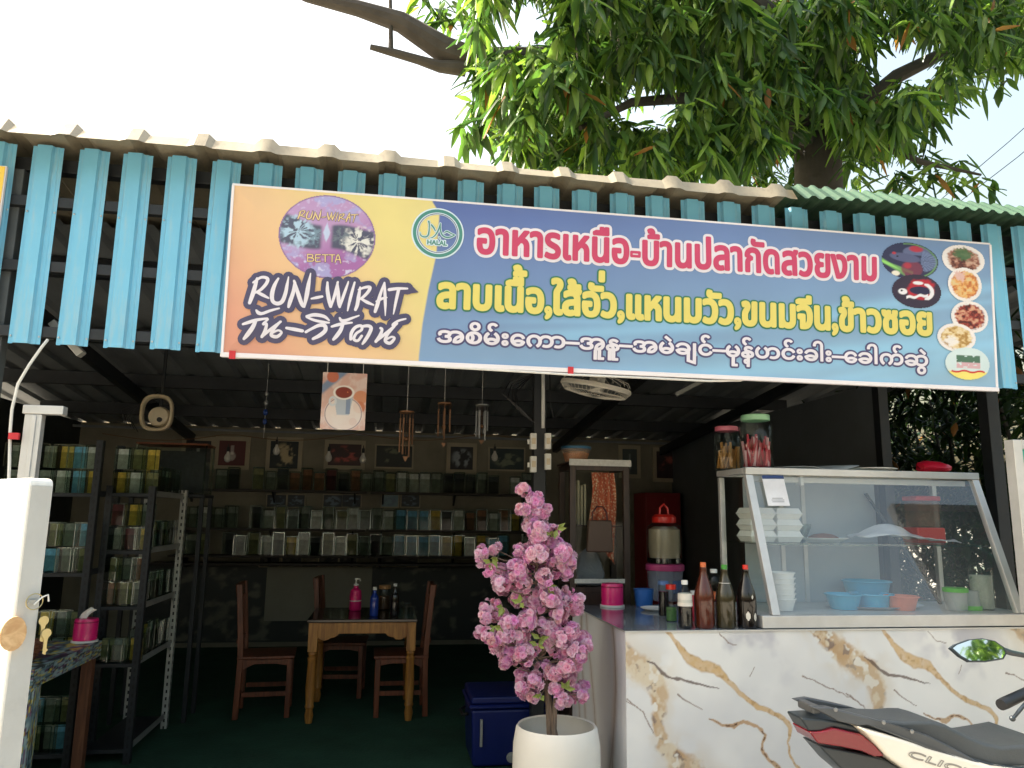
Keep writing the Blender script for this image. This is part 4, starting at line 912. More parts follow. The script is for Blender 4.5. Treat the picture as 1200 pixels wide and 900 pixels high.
b.tube([(1.80, 1.28, 2.7), (1.81, 1.28, 2.3), (1.83, 1.26, 2.2)], .004, 5); tag(b.build('loose_wires', m_black), 'tangle of dark wires beside the electric post', 'wires')
m_fanw = M('grey white fan plastic', (206, 202, 190), .4, 0, .06, 10)
# ceiling orbit fan
c = at(698, 455, .95); ax = Vector((.17, -.12, 1)).normalized(); q = Vector((0, 0, 1)).rotation_difference(ax)
r = empty('ceiling_fan', c, 'cream caged ceiling fan hanging just under the banner', 'fan')
b = MB(); rr = .215; b.loft([[c+q @ Vector((ro*math.cos(t), ro*math.sin(t), z)) for t in [2*math.pi*i/40 for i in range(40)]] for ro, z in ((rr, -.012), (rr+.01, 0), (rr+.006, .018), (rr-.006, .018), (rr-.008, 0), (rr, -.012))], False); b.build('rim', m_fanw, r)
b = MB()
for i in range(48):
    t = 2*math.pi*i/48; e = Vector((math.cos(t), math.sin(t), 0)); b.tube([c+q @ (e*rr+Vector((0, 0, -.008))), c+q @ (e*rr*.9+Vector((0, 0, -.036))), c+q @ (e*rr*.5+Vector((0, 0, -.05))), c+q @ (e*.04+Vector((0, 0, -.053)))], .0014, 4)
for k, z in ((.9, -.036), (.5, -.05)): b.torus(c+q @ Vector((0, 0, z)), rr*k, .002, 40, 5, ax)
b.build('lower_cage', m_fanw, r)
b = MB()
for i in range(14):
    t = 2*math.pi*i/14; e = Vector((math.cos(t), math.sin(t), 0)); b.tube([c+q @ (e*rr+Vector((0, 0, .03))), c+q @ (e*rr*.92+Vector((0, 0, .06))), c+q @ (e*rr*.5+Vector((0, 0, .085))), c+q @ (e*.05+Vector((0, 0, .09)))], .002, 5)
b.build('upper_cage', m_fanw, r)
for i in range(3):
    t = 2*math.pi*i/3+.3; b = MB(); rows = []
    for k in range(6):
        s = k/5; w_ = .04+.05*math.sin(s*2.6); e = Vector((math.cos(t), math.sin(t), 0)); g_ = Vector((-math.sin(t), math.cos(t), 0)); rows.append([c+q @ (e*(.04+.15*s)+g_*w_*j+Vector((0, 0, .02*j))) for j in (-1, 0, 1)])
    b.loft(rows, False, False); b.build('blade', M('grey fan blade', (120, 124, 124), .4), r)
b = MB().lathe([(.045, -.03), (.05, .02), (.05, .07), (.03, .12)], (0, 0, 0), 18, True); b.v = [tuple(c+q @ Vector(v)) for v in b.v]; b.build('motor', m_fanw, r)
b = MB().tube([c+q @ Vector((0, 0, .13)), (c.x+.03, c.y, c.z+.25), (c.x+.03, c.y, roofz(.95)-.07)], .014, 10); b.build('rod', m_cond, r)
# old fan head at the left
c = at(184, 484, 2.9)
r = empty('wall_fan', c, 'old cream fan head hanging below the ceiling above the racks', 'fan')
def srow(y, s): return [c+Vector((s*.125*math.copysign(abs(math.cos(t))**.7, math.cos(t)), y, s*.15*math.copysign(abs(math.sin(t))**.7, math.sin(t)))) for t in [2*math.pi*i/28 for i in range(28)]]
b = MB().loft([srow(-.02, .98), srow(-.03, 1.0), srow(.0, 1.02), srow(.02, 1.0), srow(.02, .82), srow(-.01, .8), srow(-.03, .86), srow(-.02, .98)], False); b.build('guard_ring', m_cream_plastic, r)
b = MB().lathe([(.04, 0), (.075, .02), (.085, .08), (.06, .13), (.02, .15)], (0, 0, 0), 20, True); b.v = [(c.x+.02+v[0], c.y-.05+v[2]*.8, c.z-.03+v[1]) for v in b.v]; b.build('motor', m_cream_plastic, r)
b = MB().lathe([(.02, 0), (.02, .012)], (0, 0, 0), 12, True); b.v = [(c.x+.04+v[0], c.y-.065+v[2], c.z-.06+v[1]) for v in b.v]; b.build('knob', m_black, r)
b = MB().tube([c+Vector((.01, .05, .05)), c+Vector((.01, .06, .2)), (c.x+.01, c.y+.06, roofz(2.9)-.08)], .014, 8); b.build('bracket', m_steel_dark, r)
b = MB()
for k in range(5): b.tube([c+Vector((-.13-.03*k, .0, -.16+.02*k)), c+Vector((-.2-.02*k, .02, -.06+.02*k)), c+Vector((-.16, .02, .06)), c+Vector((-.02, .05, .1+.02*k))], .0035, 4)
b.build('wires', m_black, r)
# ------------------------------------------------------------------ marble counter
CX0, CX1, CZ = 1.905, 4.46, 1.03
MZ = lambda x, y: (lambda p: (p.x, p.z))(at(680+x/2.308, 700+y/2.308, 0))
P1 = MZ(240, 95)[0]; PER = MZ(818, 92)[0]-P1
KM = (MZ(400, 200)[0]-MZ(300, 200)[0])/100
VA = [(225,80,9),(240,95,9),(265,130,12),(295,165,26),(330,185,30),(370,195,24),(400,225,14),(440,265,12),(480,295,14),(520,310,12),(550,325,12),(568,350,11),(562,390,6),(567,420,6),(585,455,7),(640,520,10)]
VB = [(30,80,44),(45,97,40),(85,132,62),(145,182,72),(195,212,72),(215,255,56),(215,300,42),(210,340,32),(225,400,42),(260,440,66),(300,465,70),(360,520,60)]
VC = [(180,172,4),(200,182,8),(222,204,9),(250,220,9),(300,228,7),(340,238,5),(372,247,3)]
VD = [(350,330,4),(385,345,7),(415,350,14),(440,335,9),(480,350,8),(500,375,8),(490,410,8),(510,440,9),(530,455,12),(560,500,14)]
VT = [[(265,262,4),(300,290,3),(330,303,2)],[(600,215,5),(625,222,3),(650,235,3),(700,255,3),(750,282,2)],[(125,275,3),(170,310,3),(200,370,3)],[(375,95,2),(400,125,3),(425,130,2)],[(600,297,4),(612,303,2)],[(470,190,2),(460,215,2)]]
def dist_vein(x, z, pl):
    best = np.full(x.shape, 9.); 
    for i in range(len(pl)-1):
        ax_, az_ = MZ(pl[i][0], pl[i][1]); bx_, bz_ = MZ(pl[i+1][0], pl[i+1][1]); wa, wb = pl[i][2]*KM/2, pl[i+1][2]*KM/2
        dx, dz = bx_-ax_, bz_-az_; t = np.clip(((x-ax_)*dx+(z-az_)*dz)/(dx*dx+dz*dz), 0, 1)
        best = np.minimum(best, np.hypot(x-ax_-dx*t, z-az_-dz*t)/(wa+(wb-wa)*t))
    return best
def paint_marble(x, z):
    wx = x+.018*(fbm(x*9, z*9, 31)-.5)+.008*(vnoise(x*45, z*45, 3)-.5); wz = z+.018*(fbm(x*9+5, z*9, 37)-.5)+.008*(vnoise(x*45+3, z*45, 5)-.5)
    c = mixc(np.ones(x.shape+(3,))*lin((238, 237, 233)), lin((222, 222, 221)), sstep(.4, .68, fbm(x*2.3, z*2.3, 3)))
    xm = (x-P1+.42) % PER+P1-.42
    lil = sstep(.26, .05, np.hypot((xm-MZ(470, 140)[0])*.7, z-MZ(470, 140)[1]))*sstep(.45, .7, fbm(x*7, z*7, 19)); c = mixc(c, lin((178, 177, 188)), lil*.7)
    grain = vnoise(x*70, z*70, 9); gr2 = fbm(x*38, z*38, 12, 3)
    for o in (-1, 0, 1, 2):
        X = wx-PER*o
        if o == 2: pass
        d = dist_vein(X, wz, VB); m = sstep(1.1, .55, d+.55*(gr2-.5)); fl_ = mixc(np.ones(x.shape+(3,))*lin((216, 200, 170)), lin((184, 142, 84)), sstep(.3, .55, fbm(x*26+z*9, z*20-x*11, 23, 4)))
        fl_ = mixc(fl_, lin((112, 74, 40)), sstep(.64, .74, fbm(x*30+z*14, z*30-x*16, 27, 4))); fl_ = mixc(fl_, lin((230, 226, 216)), sstep(.60, .68, fbm(x*22, z*22, 41, 3)))
        c = c*(1-.85*m[..., None])+fl_*(.85*m[..., None])
        m = sstep(2.6, 1.0, d)*.35; c = mixc(c, lin((214, 200, 176)), m*sstep(.35, .6, fbm(x*10, z*10, 51)))
        d = dist_vein(X, wz, VA); c = mixc(c, lin((202, 158, 92))*(1-.25*grain[..., None]) if False else lin((208, 172, 116)), sstep(1.12, .8, d+.35*(gr2-.5))*(.62+.4*gr2)); c = mixc(c, lin((170, 130, 78)), sstep(.25, .1, np.abs(d-.92))*.5*gr2+sstep(.62, .8, grain)*sstep(1, .8, d)*.5)
        d = dist_vein(X, wz, VC); c = mixc(c, lin((92, 72, 64)), .85*sstep(1.1, .7, d+.9*(gr2-.5)))
        d = dist_vein(X, wz, VD); c = mixc(c, lin((190, 150, 102)), sstep(1.1, .7, d+.9*(gr2-.5))*.85); c = mixc(c, lin((96, 66, 44)), sstep(.45, .2, d)*sstep(.45, .6, grain))
        for q_ in VT: d = dist_vein(X, wz, q_); c = mixc(c, lin((120, 92, 74)), sstep(1.2, .6, d)*.85)
    return c
ctr = empty('marble_counter', (CX0, 0, 0), 'white counter with gold veined marble print and grey glossy top', 'counter')
m_marble = painted('marble print sheet', .3, .5, .02, .1)
grid('front_panel', m_marble, 640, 240, lambda u, v: (u*(CX1-CX0), u*0, .06+v*(CZ-.062)), lambda u, v: paint_marble(CX0+u*(CX1-CX0), .06+v*(CZ-.062)), ctr)
def paint_side(u, v):
    y = u*1.05; z = v*.97; n = fbm(y*3, z*1.6, 5); c = mixc(np.ones(u.shape+(3,))*lin((244, 243, 243)), lin((222, 219, 222)), sstep(.4, .65, n))
    for k, (y0, a) in enumerate(((.15, .1), (.3, -.12), (.52, .16), (.75, .05), (.92, -.1))):
        d = np.abs(y-y0-a*z-.05*np.sin(z*6+k)-.06*(fbm(y*5, z*5, k)-.5)); c = mixc(c, lin((136, 96, 70)), sstep(.012, .003, d)*.7); c = mixc(c, lin((214, 196, 180)), sstep(.06, .01, d)*.4)
    return c
grid('side_panel', m_marble, 120, 120, lambda u, v: (u*0, u*1.05+.001, .06+v*(CZ-.062)), paint_side, ctr)
b = MB().box(CX0+.006, CX1-.006, .006, 1.045, .0, CZ-.034); b.build('carcass', m_steel_dark, ctr)
m_top = painted('grey marble laminate', .12, .5, 0, .3)
grid('counter_top', m_top, 200, 90, lambda u, v: (-.004+u*(CX1-CX0+.01), -.006+v*1.07, u*0+CZ), lambda u, v: mixc(np.ones(u.shape+(3,))*lin((138, 146, 152)), lin((92, 98, 106)), sstep(.4, .7, fbm(u*12, v*6, 13, 5))), ctr)
b = MB().box(CX0-.004, CX1+.004, -.006, -.001, CZ-.008, CZ-.0005).box(CX0-.004, CX0-.001, -.0005, 1.06, CZ-.008, CZ-.0005); b.build('edge_trim', m_alu, ctr)
# ------------------------------------------------------------------ glass display case
KX0, KX1 = 2.665, 4.075; KB, KT = 1.034, 1.835; YB = .62; YF0, YF1 = .02, .25
case = empty('display_case', (3.37, .3, KB), 'aluminium glass food display case with slanted front on the marble counter', 'display case')
b = MB().box(KX0-.06, KX1+.06, YF0-.012, YB, KB-.002, KB+.058); b.build('base', m_alu, case, .004)
fr = MB(); t_ = .042
def fy(z): return YF0+(YF1-YF0)*(z-KB-.058)/(KT-KB-.058)
for x in (KX0+t_/2, KX1-t_/2):
    b = MB().hexa([(x-t_/2, YF0, KB+.059), (x+t_/2, YF0, KB+.059), (x+t_/2, YF0+.035, KB+.059), (x-t_/2, YF0+.035, KB+.059)], [(x-t_/2, YF1, KT-.04), (x+t_/2, YF1, KT-.04), (x+t_/2, YF1+.035, KT-.04), (x-t_/2, YF1+.035, KT-.04)]); b.build('front_post', m_alu, case, .003)
    b = MB().box(x-.015, x+.015, YB-.03, YB, KB+.059, KT-.04); b.build('rear_post', m_alu, case, .003)
b = MB().box(KX0, KX1, YF1-.004, YF1+.04, KT-.039, KT); b.build('top_rail', m_alu, case, .004)
for x in (KX0, KX1-.03): b = MB().box(x, x+.03, YF1+.041, YB, KT-.035, KT-.002); b.build('top_rail', m_alu, case, .003)
b = MB().box(KX0+.031, KX1-.031, YB-.032, YB-.001, KT-.035, KT-.003); b.build('top_rail', m_alu, case, .003)
b = MB().box(KX0+.031, KX1-.031, YF1+.041, YB-.033, KT-.014, KT-.008); b.build('roof_panel', m_jar, case, flat=True)
b = MB(); gz0, gz1 = KB+.06, KT-.04
b.hexa([(KX0+t_, YF0+.012, gz0), (KX1-t_, YF0+.012, gz0), (KX1-t_, YF0+.017, gz0), (KX0+t_, YF0+.017, gz0)], [(KX0+t_, YF1+.012, gz1), (KX1-t_, YF1+.012, gz1), (KX1-t_, YF1+.017, gz1), (KX0+t_, YF1+.017, gz1)])
m_fglass = glass('front glass with sky veil', (242, 246, 247), .04, 2.05)  # pale diffuse layer mixed in below stands for the sky's reflection veil
_n = m_fglass.node_tree; _o = _n.nodes['Material Output']; _s = _o.inputs[0].links[0].from_socket; _d = _n.nodes.new('ShaderNodeBsdfDiffuse'); _d.inputs[0].default_value = (.62, .66, .68, 1); _x = _n.nodes.new('ShaderNodeMixShader')
_z = _n.nodes.new('ShaderNodeTexNoise'); _z.inputs['Scale'].default_value = 2.5; _z.inputs['Detail'].default_value = 6; _t = _n.nodes.new('ShaderNodeTexCoord'); _n.links.new(_t.outputs['Object'], _z.inputs[0]); _r = _n.nodes.new('ShaderNodeMapRange'); _r.inputs[3].default_value = .02; _r.inputs[4].default_value = .13; _n.links.new(_z.outputs[0], _r.inputs[0])
_n.links.new(_r.outputs[0], _x.inputs[0]); _n.links.new(_s, _x.inputs[1]); _n.links.new(_d.outputs[0], _x.inputs[2]); _n.links.new(_x.outputs[0], _o.inputs[0]); b.f = b.f[2:3]; b.build('front_glass', m_fglass, case, flat=True)
for x in (KX0+.02, KX1-.02):
    b = MB().add([(x, YF0+.036, gz0), (x, YB-.031, gz0), (x, YB-.031, gz1), (x, YF1+.036, gz1)], [(0, 1, 2, 3)]); b.build('side_glass', m_jar, case, flat=True)
b = MB().box(KX0+.03, KX1-.03, fy(1.43)+.05, YB-.04, 1.428, 1.434); b.build('glass_shelf', m_jar, case, flat=True)
b = MB().box(KX0+.03, KX1-.03, fy(1.43)+.045, fy(1.43)+.0499, 1.426, 1.436); b.build('shelf_edge', m_jrim, case, flat=True)
b = MB().box(KX0+.15, KX1-.42, YB-.026, YB-.02, gz0, gz1); b.build('rear_door', M('pale grey sliding door sheet', (176, 184, 190), .45, 0, .1, 2), case)
b = MB()
for x in (KX0+.38, KX0+.52): b.box(x-.012, x+.012, YB-.036, YB-.027, gz0, gz1)
b.build('door_stile', m_alu, case)
b = MB().box(KX0+.04, KX1-.04, YF1+.06, YF1+.09, KT-.075, KT-.045).box(KX0+.34, KX0+.36, YF1+.04, YF1+.10, KT-.09, KT-.036); b.build('tube_light_batten', m_white, case, .004)
# dark slanted bar inside the case
m_bar_dark = M('dark grey strip', (50, 54, 58), .5)
b = MB().beam((3.58, .57, 1.72), (3.90, .42, 1.10), .045, .012); tag(b.build('slanted_bar', m_bar_dark), 'dark slanted bar inside the display case', 'bar')
# payment card: a plain blue headed card, the code itself left out
pc = Vector((2.815, 0, 1.71)); pc.y = fy(1.71)+.005; tl = math.atan2(YF1-YF0, KT-KB-.1)
card = empty('payment_card', pc, 'white payment card with a blue header on the display case glass', 'card')
card.rotation_euler = (-tl, R(-1), 0)
b = MB().box(-.062, .062, -.003, 0, -.085, .085); o = b.build('sheet', M('white card', (228, 228, 232), .4), None, flat=True); o.parent = card
b = MB().box(-.0625, .0625, -.0046, -.0031, .066, .0855); o = b.build('header', M('navy header', (36, 60, 112), .4), None, flat=True); o.parent = card
b = MB()
for z, w_ in ((-.045, .03), (-.055, .036), (-.065, .034)): b.box(-w_, w_, -.0042, -.0031, z, z+.003)
o = b.build('print_line', M('grey print', (130, 130, 136), .6), None, flat=True); o.parent = card
# things inside the case
m_foam = M('white foam', (240, 240, 236), .75, 0, .03, 10, .1)
def foam(x, y, z, w_, d, h): 
    return MB().loft([[(x+sx*w_*k/2, y+sy*d*k/2, z+zz) for sx, sy in ((-1, -1), (1, -1), (1, 1), (-1, 1))] for k, zz in ((.82, 0), (1, h*.46), (1.03, h*.47), (1.03, h*.53), (1, h*.54), (.84, h))])
k = 0
for x, n, nm in ((2.80, 3, 'left'), (2.955, 3, 'right')):
    for i in range(n):
        o = foam(x, .42, 1.436+i*.062, .152, .17, .061).build('foam_box', m_foam, None, .006, label=None); tag(o, f'white foam food box, {["bottom", "middle", "top"][i]} of the {nm} stack on the glass shelf', 'food box', 'foam boxes in the case')
for i in range(6):
    z = KB+.062+i*.026; p = Vector((2.815, .20, z)); b = MB().lathe([(.05, 0), (.066, .055), (.071, .057), (.071, .062), (.063, .06), (.048, .004)], p, 24); tag(b.build('foam_bowl', m_foam), f'white foam bowl, {ORD[i]} from the bottom of the nested stack in the case', 'bowl', 'nested foam bowls')
def bowl(p, r_, h, mat, lab, nm='plastic_bowl', cat='bowl', rim=True):
    r = empty(nm, p, lab, cat); b = MB().lathe([(r_*.02, .002), (r_*.72, 0), (r_*.95, h*.96), (r_, h), (r_*.96, h*1.01), (r_*.9, h*.95), (r_*.68, .008), (r_*.02, .01)], p, 30); b.build('body', mat, r)
    if rim: b = MB().torus(p+Vector((0, 0, h)), r_, .004, 30, 6); b.build('rim', mat, r)
    return r
m_aqua = M('aqua blue plastic', (64, 168, 206), .35, 0, .06, 5, coat=.1); m_orn = M('orange plastic', (214, 112, 66), .4, 0, .06, 5)
zb = KB+.06
bowl(Vector((3.20, .26, zb)), .095, .075, m_aqua, 'aqua blue bowl, left one on the floor of the display case')
bowl(Vector((3.38, .28, zb)), .11, .075, m_aqua, 'aqua blue bowl in front of the taller blue basin')
bowl(Vector((3.46, .44, zb)), .13, .13, m_aqua, 'tall aqua blue basin behind the orange bowl')
bowl(Vector((3.50, .20, zb)), .085, .07, m_orn, 'orange plastic bowl in the display case')
b = MB().lathe([(.01, .004), (.2, 0), (.27, .018), (.275, .02), (.26, .014), (.19, .006), (.01, .008)], (3.42, .32, zb-.003), 36, sy=.62); 
tag(b.build('tray', M('white enamel', (214, 218, 222), .3)), 'white tray under the blue and orange bowls in the case', 'tray')
p = Vector((3.20, .42, 1.436)); r = empty('plate_of_food', p, 'white plate with brown food on the glass shelf', 'plate')
b = MB().lathe([(.01, .003), (.08, 0), (.13, .022), (.132, .026), (.125, .024), (.078, .007), (.01, .008)], p, 32); b.build('plate', m_foam, r)
b = MB().lathe([(.085, .012), (.08, .03), (.05, .045), (.01, .05)], p, 18); b.build('food', M('brown food', (140, 84, 54), .7, 0, .35, 40, .5), r)
p = Vector((3.06, .47, 1.436)); r = empty('clear_bowl', p, 'clear glass bowl between the foam boxes and the plate', 'bowl'); b = MB().lathe([(.05, 0), (.085, .08), (.088, .1)], p, 24); b.build('body', m_jrim, r)
# crumpled plastic bag laid on the shelf
rows = []; rq = random.Random(3)
for i in range(15):
    u = i/14; rows.append([Vector((3.38+u*.60, .30+.2*(j/8), 1.47+.075*math.sin(math.pi*min(1, u*1.5))*(1-abs(j-4)/5)+.012*rq.uniform(-1, 1)-.02*u)) for j in range(9)])
b = MB().loft(rows, False, False); o = b.build('plastic_bag', M('white plastic film', (226, 228, 234), .3, 0, .04, 8)); tag(o, 'crumpled white plastic bag lying on the glass shelf', 'bag')
sf = o.modifiers.new('s', 'SUBSURF'); sf.levels = 1; sf.render_levels = 1; sl_ = o.modifiers.new('t', 'SOLIDIFY'); sl_.thickness = .004
def tub(p, r_, h, bm, lidm, lab, up=True):
    r = empty('tub', p, lab, 'tub'); b = MB().lathe([(r_*.85, 0), (r_, h*.82)], p, 22, True); b.build('body', bm, r); b = MB().lathe([(r_*1.05, h*.83), (r_*1.05, h), (r_*.9, h*1.02)], p, 22, True); b.build('lid', lidm, r)
m_lime = M('lime green plastic', (106, 204, 70), .35); m_cl = cloudy('cloudy plastic', (220, 224, 222), .55); m_mint = M('mint green lid', (150, 204, 164), .35); m_rose = M('rose lid', (206, 110, 132), .4)
tub(Vector((3.80, .17, zb)), .06, .115, m_cl, m_lime, 'white tub with a lime green lid in the case')
p = Vector((3.90, .19, zb)); r = empty('tub', p, 'cloudy tub standing on its lime green lid', 'tub'); b = MB().lathe([(.05, .015), (.044, .10)], p, 20, True); b.build('body', m_cl, r); b = MB().lathe([(.056, 0), (.056, .022)], p, 20, True); b.build('lid', m_lime, r)
p = Vector((3.985, .20, zb)); r = empty('sugar_jar', p, 'glass jar with handle holding pale sugar, right end of the case', 'jar')
b = MB().lathe([(.052, 0), (.058, .01), (.058, .19), (.056, .225)], p, 24, True); b.build('body', m_glass, r); b = MB().lathe([(.054, .006), (.054, .18)], p, 24, True); b.build('sugar', M('pale sugar', (206, 200, 186), .9, 0, .15, 60), r)
b = MB().tube([p+Vector((-.056, 0, .17)), p+Vector((-.085, 0, .15)), p+Vector((-.085, 0, .08)), p+Vector((-.056, 0, .06))], .006, 6); b.build('handle', m_glass, r)
# red boiler seen through the glass at the right
p = Vector((3.86, .46, 1.436)); r = empty('red_canister', p, 'red and clear drink canister on the shelf at the right', 'canister')
b = MB().box(p.x-.09, p.x+.09, p.y-.07, p.y+.07, p.z, p.z+.09); b.build('base', m_red, r, .01); b = MB().box(p.x-.07, p.x+.07, p.y-.06, p.y+.06, p.z+.091, p.z+.24); b.build('tank', cloudy('brown tint', (120, 86, 60), .6), r, .006); b = MB().box(p.x-.08, p.x+.08, p.y-.065, p.y+.065, p.z+.241, p.z+.27); b.build('lid', m_red, r, .008)
# on top of the case
def jar_top(p, rad, h, lidm, fill, lab):
    r = empty('storage_jar', p, lab, 'jar'); b = MB().lathe([(rad*.94, 0), (rad, .012), (rad, h*.8), (rad*.82, h*.9), (rad*.8, h*.93)], p, 28, True); b.build('body', m_glass, r)
    b = MB().lathe([(rad*.86, h*.9), (rad*.88, h*.91), (rad*.88, h), (rad*.8, h*1.015)], p, 28, True); b.build('lid', lidm, r); rq = random.Random(int(rad*1e4)); 
    for q_ in range(54 if len(fill) > 1 else 26):
        a = rq.uniform(0, 6.28); d = rad*.8*math.sqrt(rq.random()); c = p+Vector((d*math.cos(a), d*math.sin(a), .012)); tl_ = Vector((rq.uniform(-.03, .03), rq.uniform(-.03, .03), rq.uniform(.08, h*.62)))
        e = c+tl_; dd = math.hypot(e.x-p.x, e.y-p.y)
        if dd > rad*.86: e = p+(e-p)*1.0; e.x = p.x+(e.x-p.x)*rad*.84/dd; e.y = p.y+(e.y-p.y)*rad*.84/dd
        b = MB().beam(c, e, .012, .009); b.build('stick', fill[q_ % len(fill)], r)
m_cr1 = M('crimson wrapper', (176, 34, 58), .35); m_cr2 = M('pale pink wrapper', (226, 170, 178), .35); m_bag = M('tan packet', (190, 134, 74), .5)
jar_top(Vector((2.81, .40, KT+.002)), .09, .30, m_mint, [m_cr1, m_cr1, m_cr2, m_cr1], 'big glass jar with mint green lid full of red sticks, on the case')
jar_top(Vector((2.71, .56, KT+.002)), .075, .25, m_rose, [m_bag], 'glass jar with a rose lid holding tan packets, beside the mint lidded jar')
b = MB()
rows = [[Vector((2.95+.055*i, .33+.07*j, KT+.012+.02*math.sin(i*.9+j)*(i/8)+.004*j)) for j in range(4)] for i in range(9)]
o = MB().loft(rows, False, False).build('paper_sheet', M('greyish paper', (176, 180, 182), .7)); tag(o, 'grey curled paper sheets lying on top of the display case', 'paper'); o.modifiers.new('t', 'SOLIDIFY').thickness = .003
p = Vector((3.52, .42, KT)); b = MB().lathe([(.01, .003), (.09, .001), (.14, .016), (.142, .02), (.08, .008), (.01, .008)], p, 28); tag(b.build('plate', m_foam), 'white plate lying on top of the display case', 'plate')
p = Vector((3.93, .42, KT)); rows = []
for i in range(8):
    a = i/7*math.pi; rows.append([p+Vector((-.10*math.cos(a), .06*math.cos(t)*math.sin(a)**.6, .035+.042*math.sin(t)*(math.sin(a)**.5)*(1.2-i*.09)+.004*math.sin(i*5+t*3))) for t in [2*math.pi*j/12 for j in range(12)]])
o = MB().loft(rows).build('red_packet', M('shiny red packet', (206, 26, 54), .25, 0, .15, 9)); tag(o, 'shiny red packet on the right end of the case top', 'packet')
# ------------------------------------------------------------------ bottles and jars on the counter
zc = CZ+.001
m_paper = M('paper label', (222, 216, 204), .6, 0, .12, 30); m_fish = M('reddish sauce', (84, 36, 22), .15, 0, .15, 5, coat=.3); m_soy = M('dark soy', (22, 16, 14), .1, 0, .1, 5, coat=.3); m_olive = M('brown green sauce', (58, 52, 34), .12, 0, .15, 5, coat=.3); m_clb = glass('clear bottle plastic', (238, 242, 242), .06, 1.4); m_lblb = M('blue print label', (90, 120, 170), .5, 0, .3, 30)
tall = lambda h, r_: [(r_*.9, 0), (r_, .008), (r_, h*.48), (r_*.88, h*.58), (r_*.5, h*.76), (r_*.34, h*.86), (r_*.34, h*.93)]
p = atz(826, 735.5, zc); bottle_obj('sauce_bottle', p, tall(.31, .049), m_fish, 'tall red brown fish sauce bottle with orange cap on the counter', [(.0145, .289), (.0145, .312)], m_orn, None, None)
p = atz(851, 735.5, zc); bottle_obj('sauce_bottle', p, tall(.30, .048), m_olive, 'sauce bottle with green cap and cream neck label on the counter', [(.0145, .28), (.0145, .302)], M('green cap', (70, 150, 60), .4), [(.0372, .185), (.0285, .215)], m_paper)
p = atz(876, 735.5, zc); r = bottle_obj('sauce_bottle', p, tall(.30, .048), m_soy, 'black soy bottle with red cap and torn labels, nearest the display case', [(.0145, .28), (.0145, .302)], m_red)
b = MB()
for a, z, s in ((-1.9, .06, .016), (-1.1, .055, .014), (-1.4, .15, .007)):
    b.add([(p.x+.0488*math.cos(a+s/.0488*math.cos(t)*.7), p.y+.0488*math.sin(a+s/.0488*math.cos(t)*.7), p.z+z+s*1.3*math.sin(t)+.003*math.sin(5*t)) for t in [2*math.pi*i/14 for i in range(14)]], [tuple(range(14))])
b.build('torn_label', m_paper, r)
p = atz(803.5, 736, zc); bottle_obj('plastic_bottle', p, [(.032, 0), (.036, .006), (.036, .03), (.034, .04), (.036, .05), (.036, .13), (.033, .165), (.014, .195), (.0135, .205)], m_clb, 'clear plastic bottle of dark sauce with a white label and cap on the counter', [(.0155, .206), (.0155, .226)], m_white, [(.0366, .105), (.0345, .165)], m_paper, liquid=[(.031, .004), (.0335, .012), (.0335, .1)], lm=m_soy)
p = atz(787, 728, zc); bottle_obj('shaker_jar', p, [(.026, 0), (.028, .006), (.028, .15), (.024, .16)], m_clb, 'clear jar with a red lid and green filling between bottles', [(.027, .161), (.027, .185)], m_red, cat='jar', liquid=[(.026, .004), (.026, .07)], lm=M('green herbs', (90, 130, 70), .8, 0, .4, 80))
p = atz(778, 722, zc); bottle_obj('shaker_jar', p, [(.027, 0), (.029, .006), (.029, .155), (.026, .165)], m_clb, 'clear jar with a white and blue lid left of the bottles', [(.029, .166), (.029, .186)], m_lblb, cat='jar', liquid=[(.026, .004), (.026, .13)], lm=m_soy)
p = atz(838, 724, zc); bottle_obj('plastic_bottle', p, [(.034, 0), (.037, .006), (.037, .19), (.03, .215), (.016, .23), (.016, .236)], m_clb, 'clear bottle with a red band and white cap behind the sauce bottles', [(.019, .237), (.019, .256)], m_white, [(.0376, .10), (.0376, .135)], m_orn)
p = atz(815, 727, zc); bottle_obj('chilli_jar', p, [(.024, 0), (.026, .006), (.026, .12), (.022, .13)], m_cr1, 'slim crimson jar half hidden between the sauce bottles', [(.024, .131), (.024, .15)], m_white, cat='jar')
# drink jar with a red lid standing on a pink lidded bucket
p = atz(780, 703, zc); r = empty('lidded_bucket', p, 'clear bucket with a pink lid under the red lidded drink jar', 'bucket')
b = MB().lathe([(.104, 0), (.108, .01), (.118, .19)], p, 32, True); b.build('body', cloudy('bluish clear plastic', (176, 190, 212), .4, .15), r); b = MB().lathe([(.125, .19), (.127, .195), (.127, .225), (.118, .232)], p, 32, True); b.build('lid', M('mauve pink lid', (206, 80, 140), .35), r)
b = MB(); 
for i in range(2): b.add([(p.x+.1175*math.cos(a), p.y+.1175*math.sin(a), p.z+z) for a, z in ((-1.5+.25*i, .05), (-1.1+.25*i, .05), (-1.1+.25*i, .13), (-1.5+.25*i, .13))], [(0, 1, 2, 3)])
b.build('sticker', m_lblb, r)
q0 = p+Vector((0, 0, .234)); r = empty('drink_jar', q0, 'big clear drink jar with a red handled lid, on the pink lidded bucket', 'jar')
b = MB().lathe([(.108, 0), (.117, .012), (.119, .2), (.110, .24), (.08, .262), (.078, .27)], q0, 32, True); b.build('body', m_glass, r)
b = MB().lathe([(.112, .004), (.112, .035)], q0, 28, True); b.build('dark_drink', m_soy, r); b = MB().lathe([(.085, .036), (.092, .1), (.09, .22), (.06, .24)], q0, 20, True, sx=1.15, sy=1.15); b.build('inner_bag', cloudy('brown tinted bag', (206, 184, 158), .7, .25), r)
